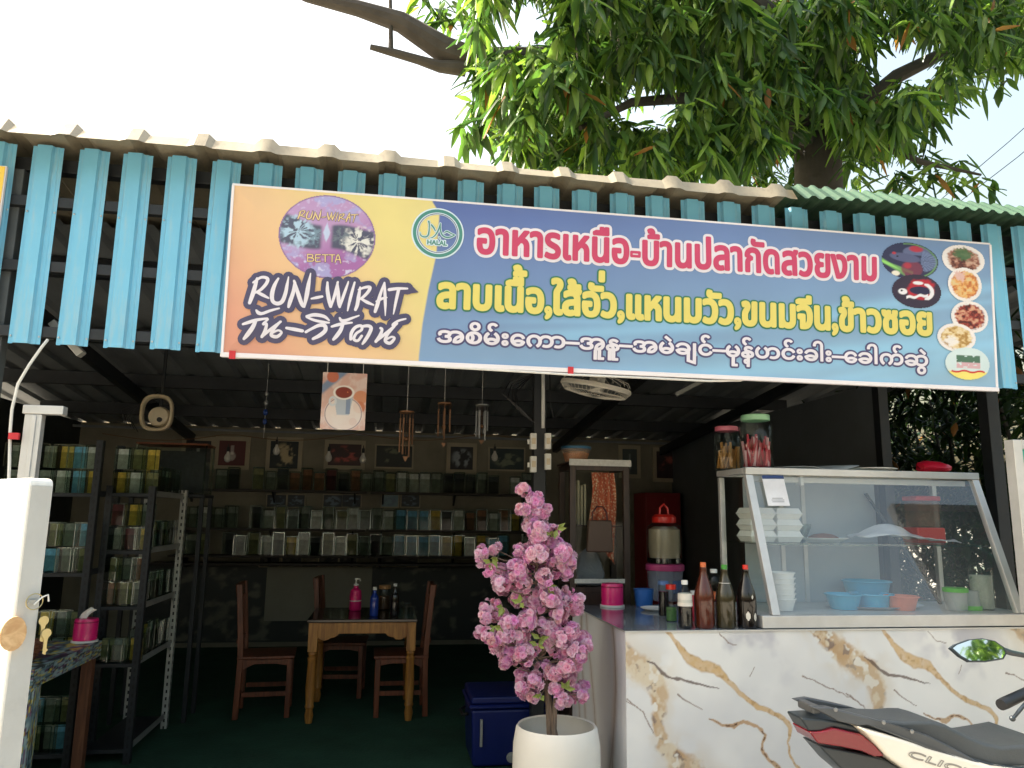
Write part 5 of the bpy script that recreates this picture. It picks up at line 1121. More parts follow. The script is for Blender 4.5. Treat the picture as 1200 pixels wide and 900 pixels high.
b = MB().lathe([(.077, .262), (.08, .268), (.08, .30), (.06, .318), (.02, .32)], q0, 28, True); b.build('lid', m_red, r); b = MB().tube([q0+Vector((-.03, 0, .317)), q0+Vector((-.026, 0, .36)), q0+Vector((0, 0, .385)), q0+Vector((.026, 0, .36)), q0+Vector((.03, 0, .317))], .008, 8); b.build('handle', m_red, r)
p = atz(768, 715, zc); b = MB().lathe([(.01, .004), (.06, 0), (.085, .012), (.086, .016), (.055, .007), (.01, .008)], p, 24); tag(b.build('saucer', m_foam), 'small white saucer in front of the pink lidded bucket', 'saucer')
tissue(Vector((2.13, .965, zc)), 1, 'pink tissue tub on the counter by the glass cabinet', False)
p = Vector((2.33, .97, zc)); b = MB().lathe([(.05, 0), (.06, .1), (.063, .102), (.055, .098), (.046, .006)], p, 20); tag(b.build('blue_cup', M('mid blue plastic', (40, 100, 176), .4)), 'blue plastic cup behind the pink lidded bucket', 'cup')
# ------------------------------------------------------------------ brown framed glass cabinet
m_cab = wood('dark brown frame', (44, 32, 28), (66, 48, 40), .4); m_tapew = M('white ruled tape', (204, 204, 200), .5, 0, .15, 60)
x0, x1, y0, y1 = 1.93, 2.33, 1.22, 1.56
r = empty('glass_cabinet', ((x0+x1)/2, 1.4, 0), 'dark brown framed glass cabinet behind the counter left of the drink jar', 'cabinet')
for x in (x0, x1-.04):
    for y in (y0, y1-.04): b = MB().box(x, x+.04, y, y+.04, 0, 1.90); b.build('post', m_cab, r, .003)
for z in (1.08, 1.86):
    b = MB().box(x0+.041, x1-.041, y0+.002, y0+.036, z, z+.04).box(x0+.002, x0+.036, y0+.041, y1-.041, z, z+.04).box(x1-.036, x1-.002, y0+.041, y1-.041, z, z+.04); b.build('rail', m_cab, r)
b = MB().box(x0-.01, x1+.01, y0-.012, y1+.01, 1.902, 1.916); b.build('top', m_cab, r, .003)
b = MB().box(x0-.008, x1+.008, y0-.016, y0-.0125, 1.888, 1.93); b.build('white_strip', m_tapew, r); b = MB().box(x0+.03, x1-.04, y0-.005, y0-.001, 1.145, 1.172); b.build('white_strip', m_tapew, r)
b = MB().box(x0+.041, x1-.041, y0+.014, y0+.018, 1.121, 1.859); b.f = b.f[2:3]; b.build('door_glass', m_jar, r, flat=True)
b = MB().box(x0+.041, x1-.041, y0+.04, y1-.045, 1.50, 1.506).box(x0+.041, x1-.041, y0+.04, y1-.045, 1.10, 1.12); b.build('shelf', m_cab, r)
b = MB().box(x0+.041, x1-.041, y0+.006, y1-.006, .05, 1.079); b.build('lower_body', m_cab, r)
rows = [[Vector((2.09+.15*(j/14)+.012*math.sin(i*.5)+.02*(i/9)*(j/14-.2), 1.285+.018*math.sin(j*1.7+i*.25), 1.85-.038*i-.014*j*(i/9))) for j in range(15)] for i in range(11)]
m_cur, nt_, b_ = new_mat('red and cream patterned cloth'); vv = nt_.nodes.new('ShaderNodeTexVoronoi'); vv.inputs['Scale'].default_value = 60; cr_ = nt_.nodes.new('ShaderNodeValToRGB'); tc_ = nt_.nodes.new('ShaderNodeTexCoord')
cr_.color_ramp.elements[0].color = (*lin((236, 200, 170)), 1); cr_.color_ramp.elements[1].color = (*lin((206, 112, 84)), 1); cr_.color_ramp.elements[0].position = .25; cr_.color_ramp.elements[1].position = .5
nt_.links.new(tc_.outputs['Object'], vv.inputs[0]); nt_.links.new(vv.outputs[0], cr_.inputs[0]); nt_.links.new(cr_.outputs[0], b_.inputs['Base Color']); b_.inputs['Roughness'].default_value = .85
o = MB().loft(rows, False, False).build('hanging_cloth', m_cur); tag(o, 'red and cream patterned cloth hanging inside the glass cabinet', 'cloth')
b = MB()
for i in range(4): b.box(1.985+i*.022, 2.0+i*.022, 1.33, 1.45, 1.507, 1.78+.02*math.sin(i*2))
tag(b.build('upright_books', m_mount), 'pale upright books on the upper cabinet shelf', 'books')
p = Vector((2.12, 1.13, 1.35)); r = empty('handbag', Vector((2.11, 1.17, 1.36)), 'brown handbag hanging on the glass cabinet front', 'bag'); m_lea = M('taupe leather', (84, 66, 56), .5, 0, .12, 8, .2)
b = MB().loft([[(2.11+sx*(.075+.012*k), 1.165+sy*(.03-.01*k), 1.54-.2*k) for sx, sy in ((-1, -1), (1, -1), (1, 1), (-1, 1))] for k in (0, .5, 1)]); b.build('body', m_lea, r, .012)
b = MB().tube([(2.06, 1.16, 1.54), (2.065, 1.16, 1.59), (2.09, 1.16, 1.625), (2.13, 1.16, 1.625), (2.155, 1.16, 1.59), (2.16, 1.16, 1.54)], .006, 6); b.build('handle', M('dark red strap', (84, 40, 38), .5), r)
r = empty('grey_pouch', Vector((2.1, 1.33, 1.122)), 'grey cloth pouch standing inside the lower part of the glass cabinet', 'pouch'); b = MB().loft([[(2.085+sx*w_, 1.34+sy*d, z) for sx, sy in ((-1, -1), (1, -1), (1, 1), (-1, 1))] for w_, d, z in ((.085, .05, 1.122), (.095, .055, 1.2), (.06, .03, 1.32), (.02, .01, 1.36))]); b.build('body', M('grey cloth', (120, 122, 130), .8, 0, .1, 9, .3), r, .015)
p = Vector((2.005, 1.36, 1.917)); r = empty('lidded_bowl', p, 'clear bowl of orange food with a blue lid on top of the glass cabinet', 'bowl')
b = MB().lathe([(.075, 0), (.098, .09)], p, 28, True); b.build('body', cloudy('clear plastic tub', (206, 176, 150), .35, .1), r); b = MB().lathe([(.07, .003), (.088, .06), (.05, .075)], p, 24, True); b.build('food', M('orange snack', (206, 130, 70), .7, 0, .3, 40, .4), r); b = MB().lathe([(.102, .088), (.102, .105), (.09, .108)], p, 28, True); b.build('lid', M('blue lid', (40, 96, 130), .35), r)
# teal sign at the right edge
r = empty('lightbox_sign', (4.6, -.1, 0), 'tall teal sign in an aluminium frame cut by the right edge', 'sign')
p = at(1187, 515, -.25); q = at(1190, 715, -.25)
b = MB().box(p.x, p.x+.05, -.25, -.19, q.z-.02, p.z).box(p.x+.051, p.x+.75, -.249, -.19, p.z-.045, p.z-.0); b.build('frame', m_alu, r, .003)
b = MB().box(p.x+.052, p.x+.74, -.235, -.20, q.z, p.z-.047); b.build('panel', M('teal sign sheet', (44, 168, 150), .4, 0, .05, 3), r)
for x in (p.x+.02, p.x+.7): b = MB().box(x, x+.03, -.235, -.205, 0, q.z-.021); b.build('leg', m_alu, r)
# ------------------------------------------------------------------ white planter with the artificial blossom tree
PX, PY = 1.585, .05
def pz(py): return at(652, py, PY).z
m_pot = M('matt white ceramic', (226, 222, 212), .55, 0, .05, 4, .04, dirt=.08)
r = empty('potted_blossom_tree', (PX, PY, 0), 'pink artificial cherry blossom tree in a round white planter', 'potted tree')
zt = pz(849)
b = MB().lathe([(.13, 0), (.165, .02), (.195, .15), (.205, .32), (.20, zt-.08), (.188, zt-.012), (.180, zt), (.172, zt-.006), (.176, zt-.06), (.17, zt-.14), (.01, zt-.15)], (PX, PY, 0), 48); b.build('planter', m_pot, r, ang=50)
b = MB().lathe([(.171, zt-.138), (.10, zt-.125), (.01, zt-.12)], (PX, PY, 0), 30); b.build('soil', M('dark soil', (70, 58, 48), .95, 0, .4, 40, .8), r)
F = lambda x, y, dy=0.: at(500+x/2.647, 560+y/2.647, PY+dy)
m_bark = wood('grey brown stem', (92, 78, 66), (132, 114, 98), .8, 10)
b = MB().tube([Vector((PX, PY, zt-.14)), F(385, 790), F(380, 700), F(372, 640), F(352, 520, .02), F(345, 400, .03), F(340, 250, .02), F(325, 90)], [.022, .020, .017, .015, .012, .010, .007, .003], 9)
b.tube([Vector((PX+.015, PY-.01, zt-.14)), F(395, 780, -.02), F(398, 700, -.02), F(400, 640, -.02)], [.014, .013, .011, .008], 8); b.build('trunk', m_bark, r)
tips = [(300,40,25),(335,70,30),(300,100,25),(345,110,40),(320,145,35),(350,165,40),(395,165,22),(375,100,18),(345,190,35),(305,230,35),(285,225,20),(340,240,45),(390,215,40),(425,230,35),(440,260,28),(400,270,45),(365,310,30),(430,290,25),
(170,230,26),(165,260,22),(210,220,22),(190,285,18),(225,290,32),(250,320,40),(285,290,40),(230,330,30),(300,330,25),(270,275,25),(280,375,30),(330,370,35),(380,370,40),(420,385,45),(460,400,28),(470,375,18),(440,350,18),(340,400,30),(410,420,40),(310,430,35),
(185,400,24),(215,400,24),(180,430,20),(230,430,28),(255,450,30),(165,475,18),(190,490,24),(215,515,28),(240,490,35),(280,490,40),(310,450,30),(335,450,25),(255,545,40),(300,545,40),(245,570,20),(330,530,22),(360,460,25),(390,480,35),(420,500,30),(450,480,30),(480,500,28),(495,520,20),(470,540,35),(430,540,30),(400,540,25),(380,520,20),
(360,590,25),(395,605,28),(430,590,30),(455,575,28),(440,615,30),(300,620,30),(335,630,28),(310,655,30),(335,680,22),(295,650,20),(400,655,22),(415,690,22),(440,690,25),(470,665,26),(485,650,20),(480,675,20)]
rf = random.Random(11); m_px = (PY-CAM[1])/FPX/2.647*1.03
PV, PF, PCc = [], [], []
def petal(c, n, up, L_, W_, cup):
    s = n.cross(up).normalized(); k = len(PV); q = rf.random()
    base = np.array([246, 170, 212])*(.92+.12*q); tip_ = np.array([252, 222, 240])+rf.uniform(-14, 2)+flower.t; base = base+flower.t*1.3
    for i, (t, wd) in enumerate(((0, .18), (.4, .85), (.75, 1.0), (1, .6))):
        lift = cup*t*t; wob = rf.uniform(-.2, .2)
        for j in (-1, 0, 1):
            p = c+up*(L_*t*(1-.1*abs(j)*(i == 3)))+s*(W_*wd*.5*j)+n*(L_*(lift+.12*abs(j)+wob*j))
            PV.append(p); PCc.append(base*(1-t)**.8+tip_*(1-(1-t)**.8))
    for i in range(3):
        for j in range(2): PF.append((k+i*3+j, k+i*3+j+1, k+i*3+j+4, k+i*3+j+3))
def rdir():
    while True:
        v = Vector((rf.uniform(-1, 1), rf.uniform(-1, 1), rf.uniform(-1, 1)))
        if .1 < v.length < 1: return v.normalized()
def flower(c, n, R_):
    flower.t = np.array([rf.uniform(-6, 4), rf.uniform(-20, 8), rf.uniform(-12, 4)]) if rf.random() < .8 else np.array([2., 14., 6.])
    t0 = rdir().cross(n).normalized(); t1 = n.cross(t0)
    for ring_, (k, L_, cup, tilt) in enumerate(((7, R_, -.25, .22), (7, R_*.86, -.1, .5), (5, R_*.6, .1, .85))):
        for i in range(k):
            a = 2*math.pi*(i+.5*ring_)/k+rf.uniform(-.2, .2); d = t0*math.cos(a)+t1*math.sin(a); u = (d*math.cos(tilt)+n*math.sin(tilt)).normalized()
            petal(c+n*(.002*ring_), (n*math.cos(tilt)-d*math.sin(tilt)).normalized(), u, L_*rf.uniform(.85, 1.1), L_*.85, cup)
blo = []
m_leafp = M('yellow green leaf', (132, 146, 74), .6, 0, .25, 10)
tw = MB()
for (x, y, rr) in tips:
    for rep in range(2 if rr > 26 else 1):
        dy = rf.uniform(-.10, .02) if rep == 0 else rf.uniform(.02, .16)
        c = F(x+rf.uniform(-6, 6)*rep, y+rf.uniform(-6, 6)*rep, dy); R_ = rr*m_px*1.0
        ax_ = F(345 if y < 560 else 378, min(y+40, 640)); tw.tube([ax_, ax_*.4+c*.6+Vector((0, 0, -.015)), c], [.004, .003, .002], 5)
        nf = max(6, int(15*(rr/28)**1.3))
        for i in range(nf):
            n = (rdir()+Vector((0, -.35, .1))).normalized(); flower(c+n*R_*rf.uniform(.45, .78), n, .022*rf.uniform(.6, 1.25))
me = bpy.data.meshes.new('blossom'); me.from_pydata([tuple(v-Vector((PX, PY, 0))) for v in PV], [], PF); me.update()
at_ = me.attributes.new('Col', 'FLOAT_COLOR', 'POINT'); at_.data.foreach_set('color', np.concatenate([lin(np.clip(PCc, 0, 250)), np.ones((len(PCc), 1))], 1).ravel())
me.polygons.foreach_set('use_smooth', [True]*len(me.polygons))
def leafmat(name, tw_=.35, rough=.5, spec=.4, tcol=None):
    m, nt, b = new_mat(name); a = nt.nodes.new('ShaderNodeAttribute'); a.attribute_name = 'Col'; nt.links.new(a.outputs['Color'], b.inputs['Base Color']); b.inputs['Roughness'].default_value = rough; b.inputs['Specular IOR Level'].default_value = spec
    t = nt.nodes.new('ShaderNodeBsdfTranslucent'); mx = nt.nodes.new('ShaderNodeMixShader'); mx.inputs[0].default_value = tw_
    if tcol is not None:
        mm = nt.nodes.new('ShaderNodeMixRGB'); mm.blend_type = 'MULTIPLY'; mm.inputs[0].default_value = 1; mm.inputs[2].default_value = (*tcol, 1); nt.links.new(a.outputs['Color'], mm.inputs[1]); nt.links.new(mm.outputs[0], t.inputs[0])
    else: nt.links.new(a.outputs['Color'], t.inputs[0])
    o = nt.nodes['Material Output']; nt.links.new(b.outputs[0], mx.inputs[1]); nt.links.new(t.outputs[0], mx.inputs[2]); nt.links.new(mx.outputs[0], o.inputs[0]); return m
me.materials.append(leafmat('silk petal', .42, .7, .2)); o = bpy.data.objects.new('blossom', me); COL.objects.link(o); o.parent = r
tw.build('twig', m_bark, r)
for x, y in ((405, 160), (385, 175), (205, 250), (200, 265), (235, 400), (215, 465), (208, 460), (290, 388), (375, 340), (350, 500), (355, 675), (430, 655), (345, 520)):
    lv = MB(); c0 = F(x, y, -.09)
    for i in range(3):
        c = c0; d = (rdir()+Vector((0, -.4, .2))).normalized(); s = d.cross(Vector((0, 1, .2))).normalized(); L_ = .05; n = d.cross(s)
        lv.add([c, c+d*L_*.4+s*.013, c+d*L_, c+d*L_*.4-s*.013, c+d*L_*.45-n*.005], [(0, 1, 4), (1, 2, 4), (2, 3, 4), (3, 0, 4)])
    lv.build('leaf_sprig', m_leafp, r)
# ------------------------------------------------------------------ motor scooter, rear half in view
YM = -1.0
B = lambda x, y, Y=-1.12: (lambda p: (p.x, p.z))(at(900+x/4, 720+y/4, Y))
bike = empty('motor_scooter', (2.9, YM, 0), 'black and white motor scooter parked before the marble counter, tail to the left', 'scooter')
m_bk = M('satin black bodywork', (44, 52, 58), .35, 0, .1, 6, coat=.15); m_seat = M('grey black vinyl seat', (74, 80, 84), .5, 0, .12, 12, .15, 160); m_wh = M('pearl white bodywork', (236, 232, 220), .22, 0, .03, 5, coat=.4); m_rail = M('grey grab rail', (84, 88, 92), .4, .2, .1, 8)
m_tl, nt_, b_ = new_mat('red tail lens'); b_.inputs['Base Color'].default_value = (*lin((118, 24, 36)), 1); b_.inputs['Roughness'].default_value = .12; b_.inputs['Coat Weight'].default_value = .5
wv = nt_.nodes.new('ShaderNodeTexWave'); wv.inputs['Scale'].default_value = 30; bp_ = nt_.nodes.new('ShaderNodeBump'); bp_.inputs['Strength'].default_value = .25; nt_.links.new(wv.outputs[0], bp_.inputs['Height']); nt_.links.new(bp_.outputs[0], b_.inputs['Normal'])
m_rim0 = M('bolt steel', (150, 152, 154), .35, .8, .1)
def shell(name, mat, poly, hw0, hw1=None, bev=.012, lab=None, Y=-1.12):
    """side outline given in photo points -> body symmetrical about the bike's middle plane, edges rounded, narrowing to the tail"""
    P = [B(x, y, Y) for x, y in poly]; xs = [p[0] for p in P]; a, c = min(xs), max(xs); hw1 = hw1 or hw0
    P = [B(x, y, YM-(hw0+(hw1-hw0)*(p[0]-a)/(c-a))) for (x, y), p in zip(poly, P)]; xs = [p[0] for p in P]; a, c = min(xs), max(xs)
    b = MB().prism(P, -1, 1); b.v = [(v[0], YM+v[1]*(hw0+(hw1-hw0)*(v[0]-a)/(c-a)), v[2]) for v in b.v]
    return b.build(name, mat, bike, bev, label=lab)
shell('tail_cover', m_bk, [(152, 485), (250, 490), (345, 505), (440, 532), (620, 575), (700, 640), (600, 700), (520, 640), (440, 562), (310, 532), (250, 549), (195, 550)], .05, .125, .008)
shell('tail_light', m_tl, [(196, 551), (250, 550), (310, 533), (440, 563), (500, 610), (552, 668), (500, 668), (440, 642), (340, 622), (235, 606)], .06, .137, .006)
shell('rear_fender', m_bk, [(235, 612), (440, 652), (540, 676), (640, 730), (700, 800), (640, 860), (480, 830), (340, 720)], .055, .12, .008)
wp = [(440, 534), (560, 566), (720, 612), (900, 668), (1060, 715), (1300, 740), (1400, 800), (1300, 860), (1000, 850), (760, 800), (640, 728), (560, 668), (520, 620)]
shell('side_panel', m_wh, wp, .142, .17, .014)
shell('seat', m_seat, [(405, 502), (440, 488), (520, 492), (640, 502), (720, 500), (780, 503), (840, 520), (900, 552), (960, 580), (1020, 604), (1100, 620), (1200, 612), (1320, 600), (1420, 640), (1400, 720), (1060, 712), (900, 664), (720, 608), (560, 562), (430, 530)], .075, .15, .022)
# grab rail: two arms joined at the back
for s in (-1, 1):
    P = [B(x, y, YM-.05-.06*min(1, (x-185)/500)) for x, y in ((185, 428), (270, 427), (430, 468), (560, 505), (720, 555), (840, 615), (975, 690), (930, 690), (700, 612), (540, 545), (440, 507), (400, 512), (375, 508), (310, 494), (270, 470))]
    b = MB().prism(P, -.5, .5); b.v = [(v[0], YM+s*(.05+.085*min(1, (v[0]-P[0][0])/.3))+v[1]*.03, v[2]) for v in b.v]; b.build('grab_rail', m_rail, bike, .006)
(xa, za), (xb, zb_) = B(195, 432, -1.05), B(275, 450, -1.05); b = MB().box(xa+.01, xb-.02, YM-.05, YM+.05, zb_-.012, za+.002); b.build('grab_rail', m_rail, bike, .006)
# seam piping, bolts, lens rib
sp_ = [(430, 531), (560, 563), (720, 609), (900, 665), (1060, 713), (1200, 722)]
b = MB().tube([(lambda q: (q[0], -1.0-.085-.075*min(1, (x-405)/1000)-.004, q[1]+.003))(B(x, y, -1.0-.085-.075*min(1, (x-405)/1000))) for x, y in sp_], .004, 6); b.build('seat_piping', m_bk, bike)
for x, y in ((330, 452), (520, 497), (640, 535)):
    q = B(x, y, -1.115); w0 = YM-(.05+.085*min(1, (q[0]-B(185, 428)[0])/.3))-.016; b = MB().lathe([(.007, 0), (.007, .003), (.003, .005)], (0, 0, 0), 10, True); b.v = [(q[0]+v[0], w0-v[2], q[1]+v[1]) for v in b.v]; b.build('bolt', m_rim0, bike)
# outlined lettering on the white panel
i_gr = M('grey outline print', (150, 146, 140), .4); P0 = contours('CLICK'); 
(lx0, lz0), (lx1, lz1) = B(625, 652), B(930, 748); L_ = math.hypot(lx1-lx0, lz1-lz0); an = math.atan2(lz1-lz0, lx1-lx0)
P = fit(P0, 0, L_, 0, .030); ik = Ink(0)
for Q in P: ik.stroke([(p.x+p.y*.5, p.y, .0016) for p in Q], True)
lo = ik.build('click_lettering', i_gr)
lo.parent = bike
pan = next(c for c in bike.children if c.name.startswith('side_panel')); yc = lambda x: YM-(.142+.028*(x-B(440, 534)[0])/(B(1400, 800)[0]-B(440, 534)[0]))
ya, yb_ = yc(lx0), yc(lx1); lo.location = (lx0-bike.location.x, ya-.0025-bike.location.y, lz0-bike.location.z); lo.rotation_euler = Euler((0, -an, math.atan2(yb_-ya, lx1-lx0)), 'XYZ')
# running gear and front, beyond the frame
m_tyre = M('tyre rubber', (26, 26, 27), .8, 0, .2, 20, .3); m_rim = M('grey alloy rim', (110, 112, 114), .35, .8, .1)
xr = 2.62; xf = xr+1.26
for x, nm in ((xr, 'rear_wheel'), (xf, 'front_wheel')):
    b = MB().torus((x, YM, .285), .235, .045, 40, 12, (0, 1, 0)); wl = b.build(nm, m_tyre, bike)
    b = MB().torus((x, YM, .285), .185, .018, 36, 8, (0, 1, 0)); b.lathe([(.035, -.05), (.035, .05)], (0, 0, 0), 16, True)
    k = len(b.v)-32; b.v = b.v[:k]+[(x+v[0], YM+v[2], .285+v[1]) for v in b.v[k:]]
    for i in range(5): t = 2*math.pi*i/5; b.beam((x+.03*math.cos(t), YM, .285+.03*math.sin(t)), (x+.178*math.cos(t), YM, .285+.178*math.sin(t)), .03, .02, (0, 1, 0))
    b.build('rim', m_rim, wl)
b = MB().prism([(xr-.1, .36), (xr+.25, .40), (xr+.52, .34), (xr+.52, .2), (xr+.2, .2), (xr-.05, .24)], YM-.12, YM+.10); b.build('engine', M('grey engine casting', (82, 84, 86), .5, .6, .2, 15), bike, .015)
b = MB().tube([(xr-.28, YM-.14, .40), (xr-.1, YM-.15, .36), (xr+.25, YM-.14, .28)], [.05, .055, .035], 14); b.build('exhaust', m_bk, bike)
b = MB().prism([(3.02, .66), (3.08, .42), (3.35, .36), (3.62, .40), (3.62, .27), (3.05, .24), (2.85, .36), (2.9, .6)], YM-.16, YM+.16); b.build('floor_board', m_bk, bike, .02)
b = MB().loft([[(x+.05*abs(y)*4*.3, YM+y, z) for y in (-w_, -w_*.6, 0, w_*.6, w_)] for x, z, w_ in ((3.56, .36, .17), (3.50, .6, .19), (3.43, .82, .17), (3.38, .92, .12))], False, False); o = b.build('leg_shield', m_wh, bike); o.modifiers.new('t', 'SOLIDIFY').thickness = .05
b = MB().loft([[(x, YM-w_, z), (x+.06, YM-w_*.5, z+.01), (x+.075, YM, z+.012), (x+.06, YM+w_*.5, z+.01), (x, YM+w_, z)] for x, z, w_ in ((3.62, .55, .1), (3.60, .7, .14), (3.50, .86, .15), (3.40, .95, .12))], False, False); o = b.build('front_cowl', m_wh, bike); o.modifiers.new('t', 'SOLIDIFY').thickness = .03
b = MB().tube([(3.36, YM, .95), (3.62, YM, .62), (3.80, YM, .42)], .028, 10); b.build('steering_column', m_bk, bike)
for s in (-1, 1): b = MB().tube([(3.78, YM+s*.07, .48), (xf, YM+s*.07, .285)], .018, 10); b.build('fork', m_rim, bike)
b = MB().loft([[(xf+.29*math.cos(a), YM+y, .285+.29*math.sin(a)+.012) for y in (-.06, -.03, .03, .06)] for a in [R(20+10*i) for i in range(14)]], False, False); o = b.build('front_fender', m_wh, bike); o.modifiers.new('t', 'SOLIDIFY').thickness = .006
# handlebar, grip, lever and mirror
gp = at(1173, 826, -1.36); ge = at(1215, 806, -1.30)
hb = Vector((3.32, YM, .99)); b = MB().tube([ge, ge*.4+hb*.6+Vector((.02, 0, .0)), hb, Vector((3.52, YM+.22, .97)), Vector((3.62, YM+.33, .95))], .011, 8); b.build('handlebar', m_bk, bike)
b = MB().tube([gp, gp*.9+ge*.1, ge], [.017, .018, .016], 14); g_ = b.build('grip', m_black, bike)
b = MB().tube([Vector((3.62, YM+.33, .95)), Vector((3.53, YM+.23, .967))], .017, 14); b.build('grip', m_black, bike)
b = MB().tube([ge+Vector((.0, -.01, .0)), at(1197, 830, -1.38), at(1188, 841, -1.38)], [.007, .006, .005], 8).ball(at(1186.5, 842, -1.38), .009, 10, 8); b.build('brake_lever', m_bk, bike)
b = MB().loft([[(3.30, YM-.13, .97), (3.42, YM-.06, .97), (3.42, YM+.06, .97), (3.30, YM+.13, .97)], [(3.29, YM-.11, 1.04), (3.38, YM-.05, 1.03), (3.38, YM+.05, 1.03), (3.29, YM+.11, 1.04)]]); b.build('handlebar_cover', m_bk, bike, .012)
m_mir, nt_, b_ = new_mat('mirror silver'); b_.inputs['Metallic'].default_value = 1; b_.inputs['Roughness'].default_value = .02; b_.inputs['Base Color'].default_value = (.86, .88, .88, 1)
MP = [(886, 165), (905, 148), (960, 122), (1010, 113), (1055, 122), (1085, 150), (1090, 175), (1075, 200), (1010, 217), (945, 221), (915, 200)]
YMM = -1.32; pts_ = [at(900+x/4, 720+y/4, YMM) for x, y in MP]; cM = sum(pts_, Vector())/len(pts_)
nM = Vector((-.30, -.9, .26)).normalized()
def tiltp(p, dpt, k=1.): q = cM+(p-cM)*k; q = q-Vector((0, 1, 0))*((q-cM).dot(nM)/nM.y); return q-nM*dpt
b = MB().loft([[tiltp(p, .0, 1.0) for p in pts_], [tiltp(p, .012, 1.05) for p in pts_], [tiltp(p, .035, .8) for p in pts_], [tiltp(p, .045, .3) for p in pts_]], True); mh = b.build('mirror_housing', m_bk, bike, ang=30)
b = MB().add([tuple(tiltp(p, -.002, .93)) for p in pts_], [tuple(range(len(pts_)))]); b.build('mirror_glass', m_mir, mh, flat=True)
b = MB().tube([at(1172, 760, YMM)+Vector((0, .02, 0)), at(1185, 765, YMM+.02), at(1205, 769, YMM+.06), at(1222, 785, YMM+.12), hb+Vector((-.02, -.16, .03))], [.011, .009, .008, .008, .008], 8); b.build('mirror_stem', m_bk, bike)
b = MB().beam((2.85, YM-.02, .30), (2.78, YM-.26, .015), .02, .02); b.build('side_stand', m_bk, bike)
# ------------------------------------------------------------------ mango tree over the roof
rt = random.Random(21); nr = np.random.default_rng(5)
def foliage(name, mat, centers, per, L_, W_, parent, droop=.55, spread=.12, cols=((80, 110, 56), (120, 148, 70), (56, 84, 50))):
    """leaf whorls: each centre carries 'per' drooping leaves with folded blades"""
    C_ = np.repeat(np.array(centers), per, 0); N = len(C_); az = nr.uniform(0, 2*np.pi, N); el = nr.normal(-droop, .38, N)
    d = np.stack([np.cos(az)*np.cos(el), np.sin(az)*np.cos(el), np.sin(el)], -1); s = np.stack([-np.sin(az), np.cos(az), 0*az], -1)+nr.normal(0, .25, (N, 3)); s -= d*(s*d).sum(-1)[:, None]; s /= np.linalg.norm(s, axis=1)[:, None]; n = np.cross(s, d)
    Ls = L_*nr.uniform(.4, 1.25, N)[:, None]; Ws = W_*nr.uniform(.75, 1.2, N)[:, None]; base = C_+nr.normal(0, spread*.35, (N, 3))+d*.02
    V = []
    for t, wd in ((0, .06), (.22, .72), (.5, 1.), (.78, .62), (1, .03)):
        mid = base+d*Ls*t+np.array([0, 0, -1.])*Ls*.30*t*t
        for j in (-1, 0, 1): V.append(mid+s*Ws*wd*.5*j+n*Ws*.16*abs(j))
    V = np.stack(V, 1).reshape(-1, 3); q = (np.arange(N)*15)[:, None]
    F_ = np.concatenate([q+np.array([i*3+j, i*3+j+1, i*3+j+4, i*3+j+3]) for i in range(4) for j in range(2)], 0)
    L3 = np.array([lin(c) for c in cols]); k = nr.choice(len(cols), N, p=[.45, .3, .25] if len(cols) == 3 else None); col = L3[k]*nr.uniform(.7, 1.3, N)[:, None]; dead = nr.uniform(0, 1, N) < .012; col[dead] = lin((150, 104, 60))
    me = bpy.data.meshes.new(name); me.vertices.add(len(V)); off = np.array(root_loc(parent)); me.vertices.foreach_set('co', (V-off).ravel()); me.loops.add(F_.size); me.loops.foreach_set('vertex_index', F_.ravel()); me.polygons.add(len(F_)); me.polygons.foreach_set('loop_start', np.arange(len(F_))*4); me.update(calc_edges=True)
    me.polygons.foreach_set('use_smooth', np.ones(len(F_), bool))
    a = me.attributes.new('Col', 'FLOAT_COLOR', 'POINT'); a.data.foreach_set('color', np.concatenate([np.repeat(col, 15, 0), np.ones((len(V), 1))], 1).ravel()); me.materials.append(mat)
    o = bpy.data.objects.new(name, me); COL.objects.link(o); o.parent = parent; return o
TX, TY = 5.75, 4.3
tree = empty('mango_tree', (TX, TY, 0), 'large mango tree with drooping leaves hanging over the roof', 'tree')
m_tbark = M('dark mango bark', (72, 68, 64), .9, 0, .3, 5, .8, 14)
kk = at(958, 170, TY)
b = MB().tube([(TX+.1, TY, 0), (TX, TY, 1.5), (TX-.1, TY, 3.0), (kk.x, TY, kk.z), (kk.x-.1, TY+.1, kk.z+1.4)], [.42, .34, .30, .27, .22], 14); b.build('trunk', m_tbark, tree)
def limb(pts, rs): b = MB().tube([Vector(p) for p in pts], rs, 10); b.build('limb', m_tbark, tree)
top_ = Vector((kk.x-.1, TY+.1, kk.z+1.3)); 
limb([kk, at(800, 40, 4.2), at(690, 70, 4.0), at(560, 72, 3.8), at(520, 58, 3.8), at(470, 26, 3.8), at(420, 10, 3.8), at(360, -4, 3.8), at(300, -30, 3.8)], [.2, .16, .15, .145, .14, .11, .085, .06, .04])
limb([at(545, 80, 3.8), at(515, 78, 3.79), at(490, 70, 3.78), at(462, 62, 3.78), at(434, 55, 3.78)], [.09, .065, .05, .045, .03])
limb([at(458, 58, 3.78), at(458, 30, 3.78), at(457, -15, 3.78)], [.03, .022, .02])
limb([kk, at(900, 20, 3.6), at(780, -80, 2.6), at(640, -160, 1.6)], [.17, .14, .1, .05])
limb([top_, at(1060, -60, 4.5), at(1200, -90, 4.2)], [.16, .12, .06]); limb([kk, at(1050, 90, 4.2), at(1150, 40, 3.9), at(1260, 20, 3.6)], [.13, .09, .06, .03])
limb([top_, at(860, -200, 4.5), at(760, -330, 4.2)], [.17, .12, .06]); limb([kk, at(860, 110, 3.2), at(740, 120, 2.4), at(680, 150, 2.0)], [.1, .07, .04, .02])
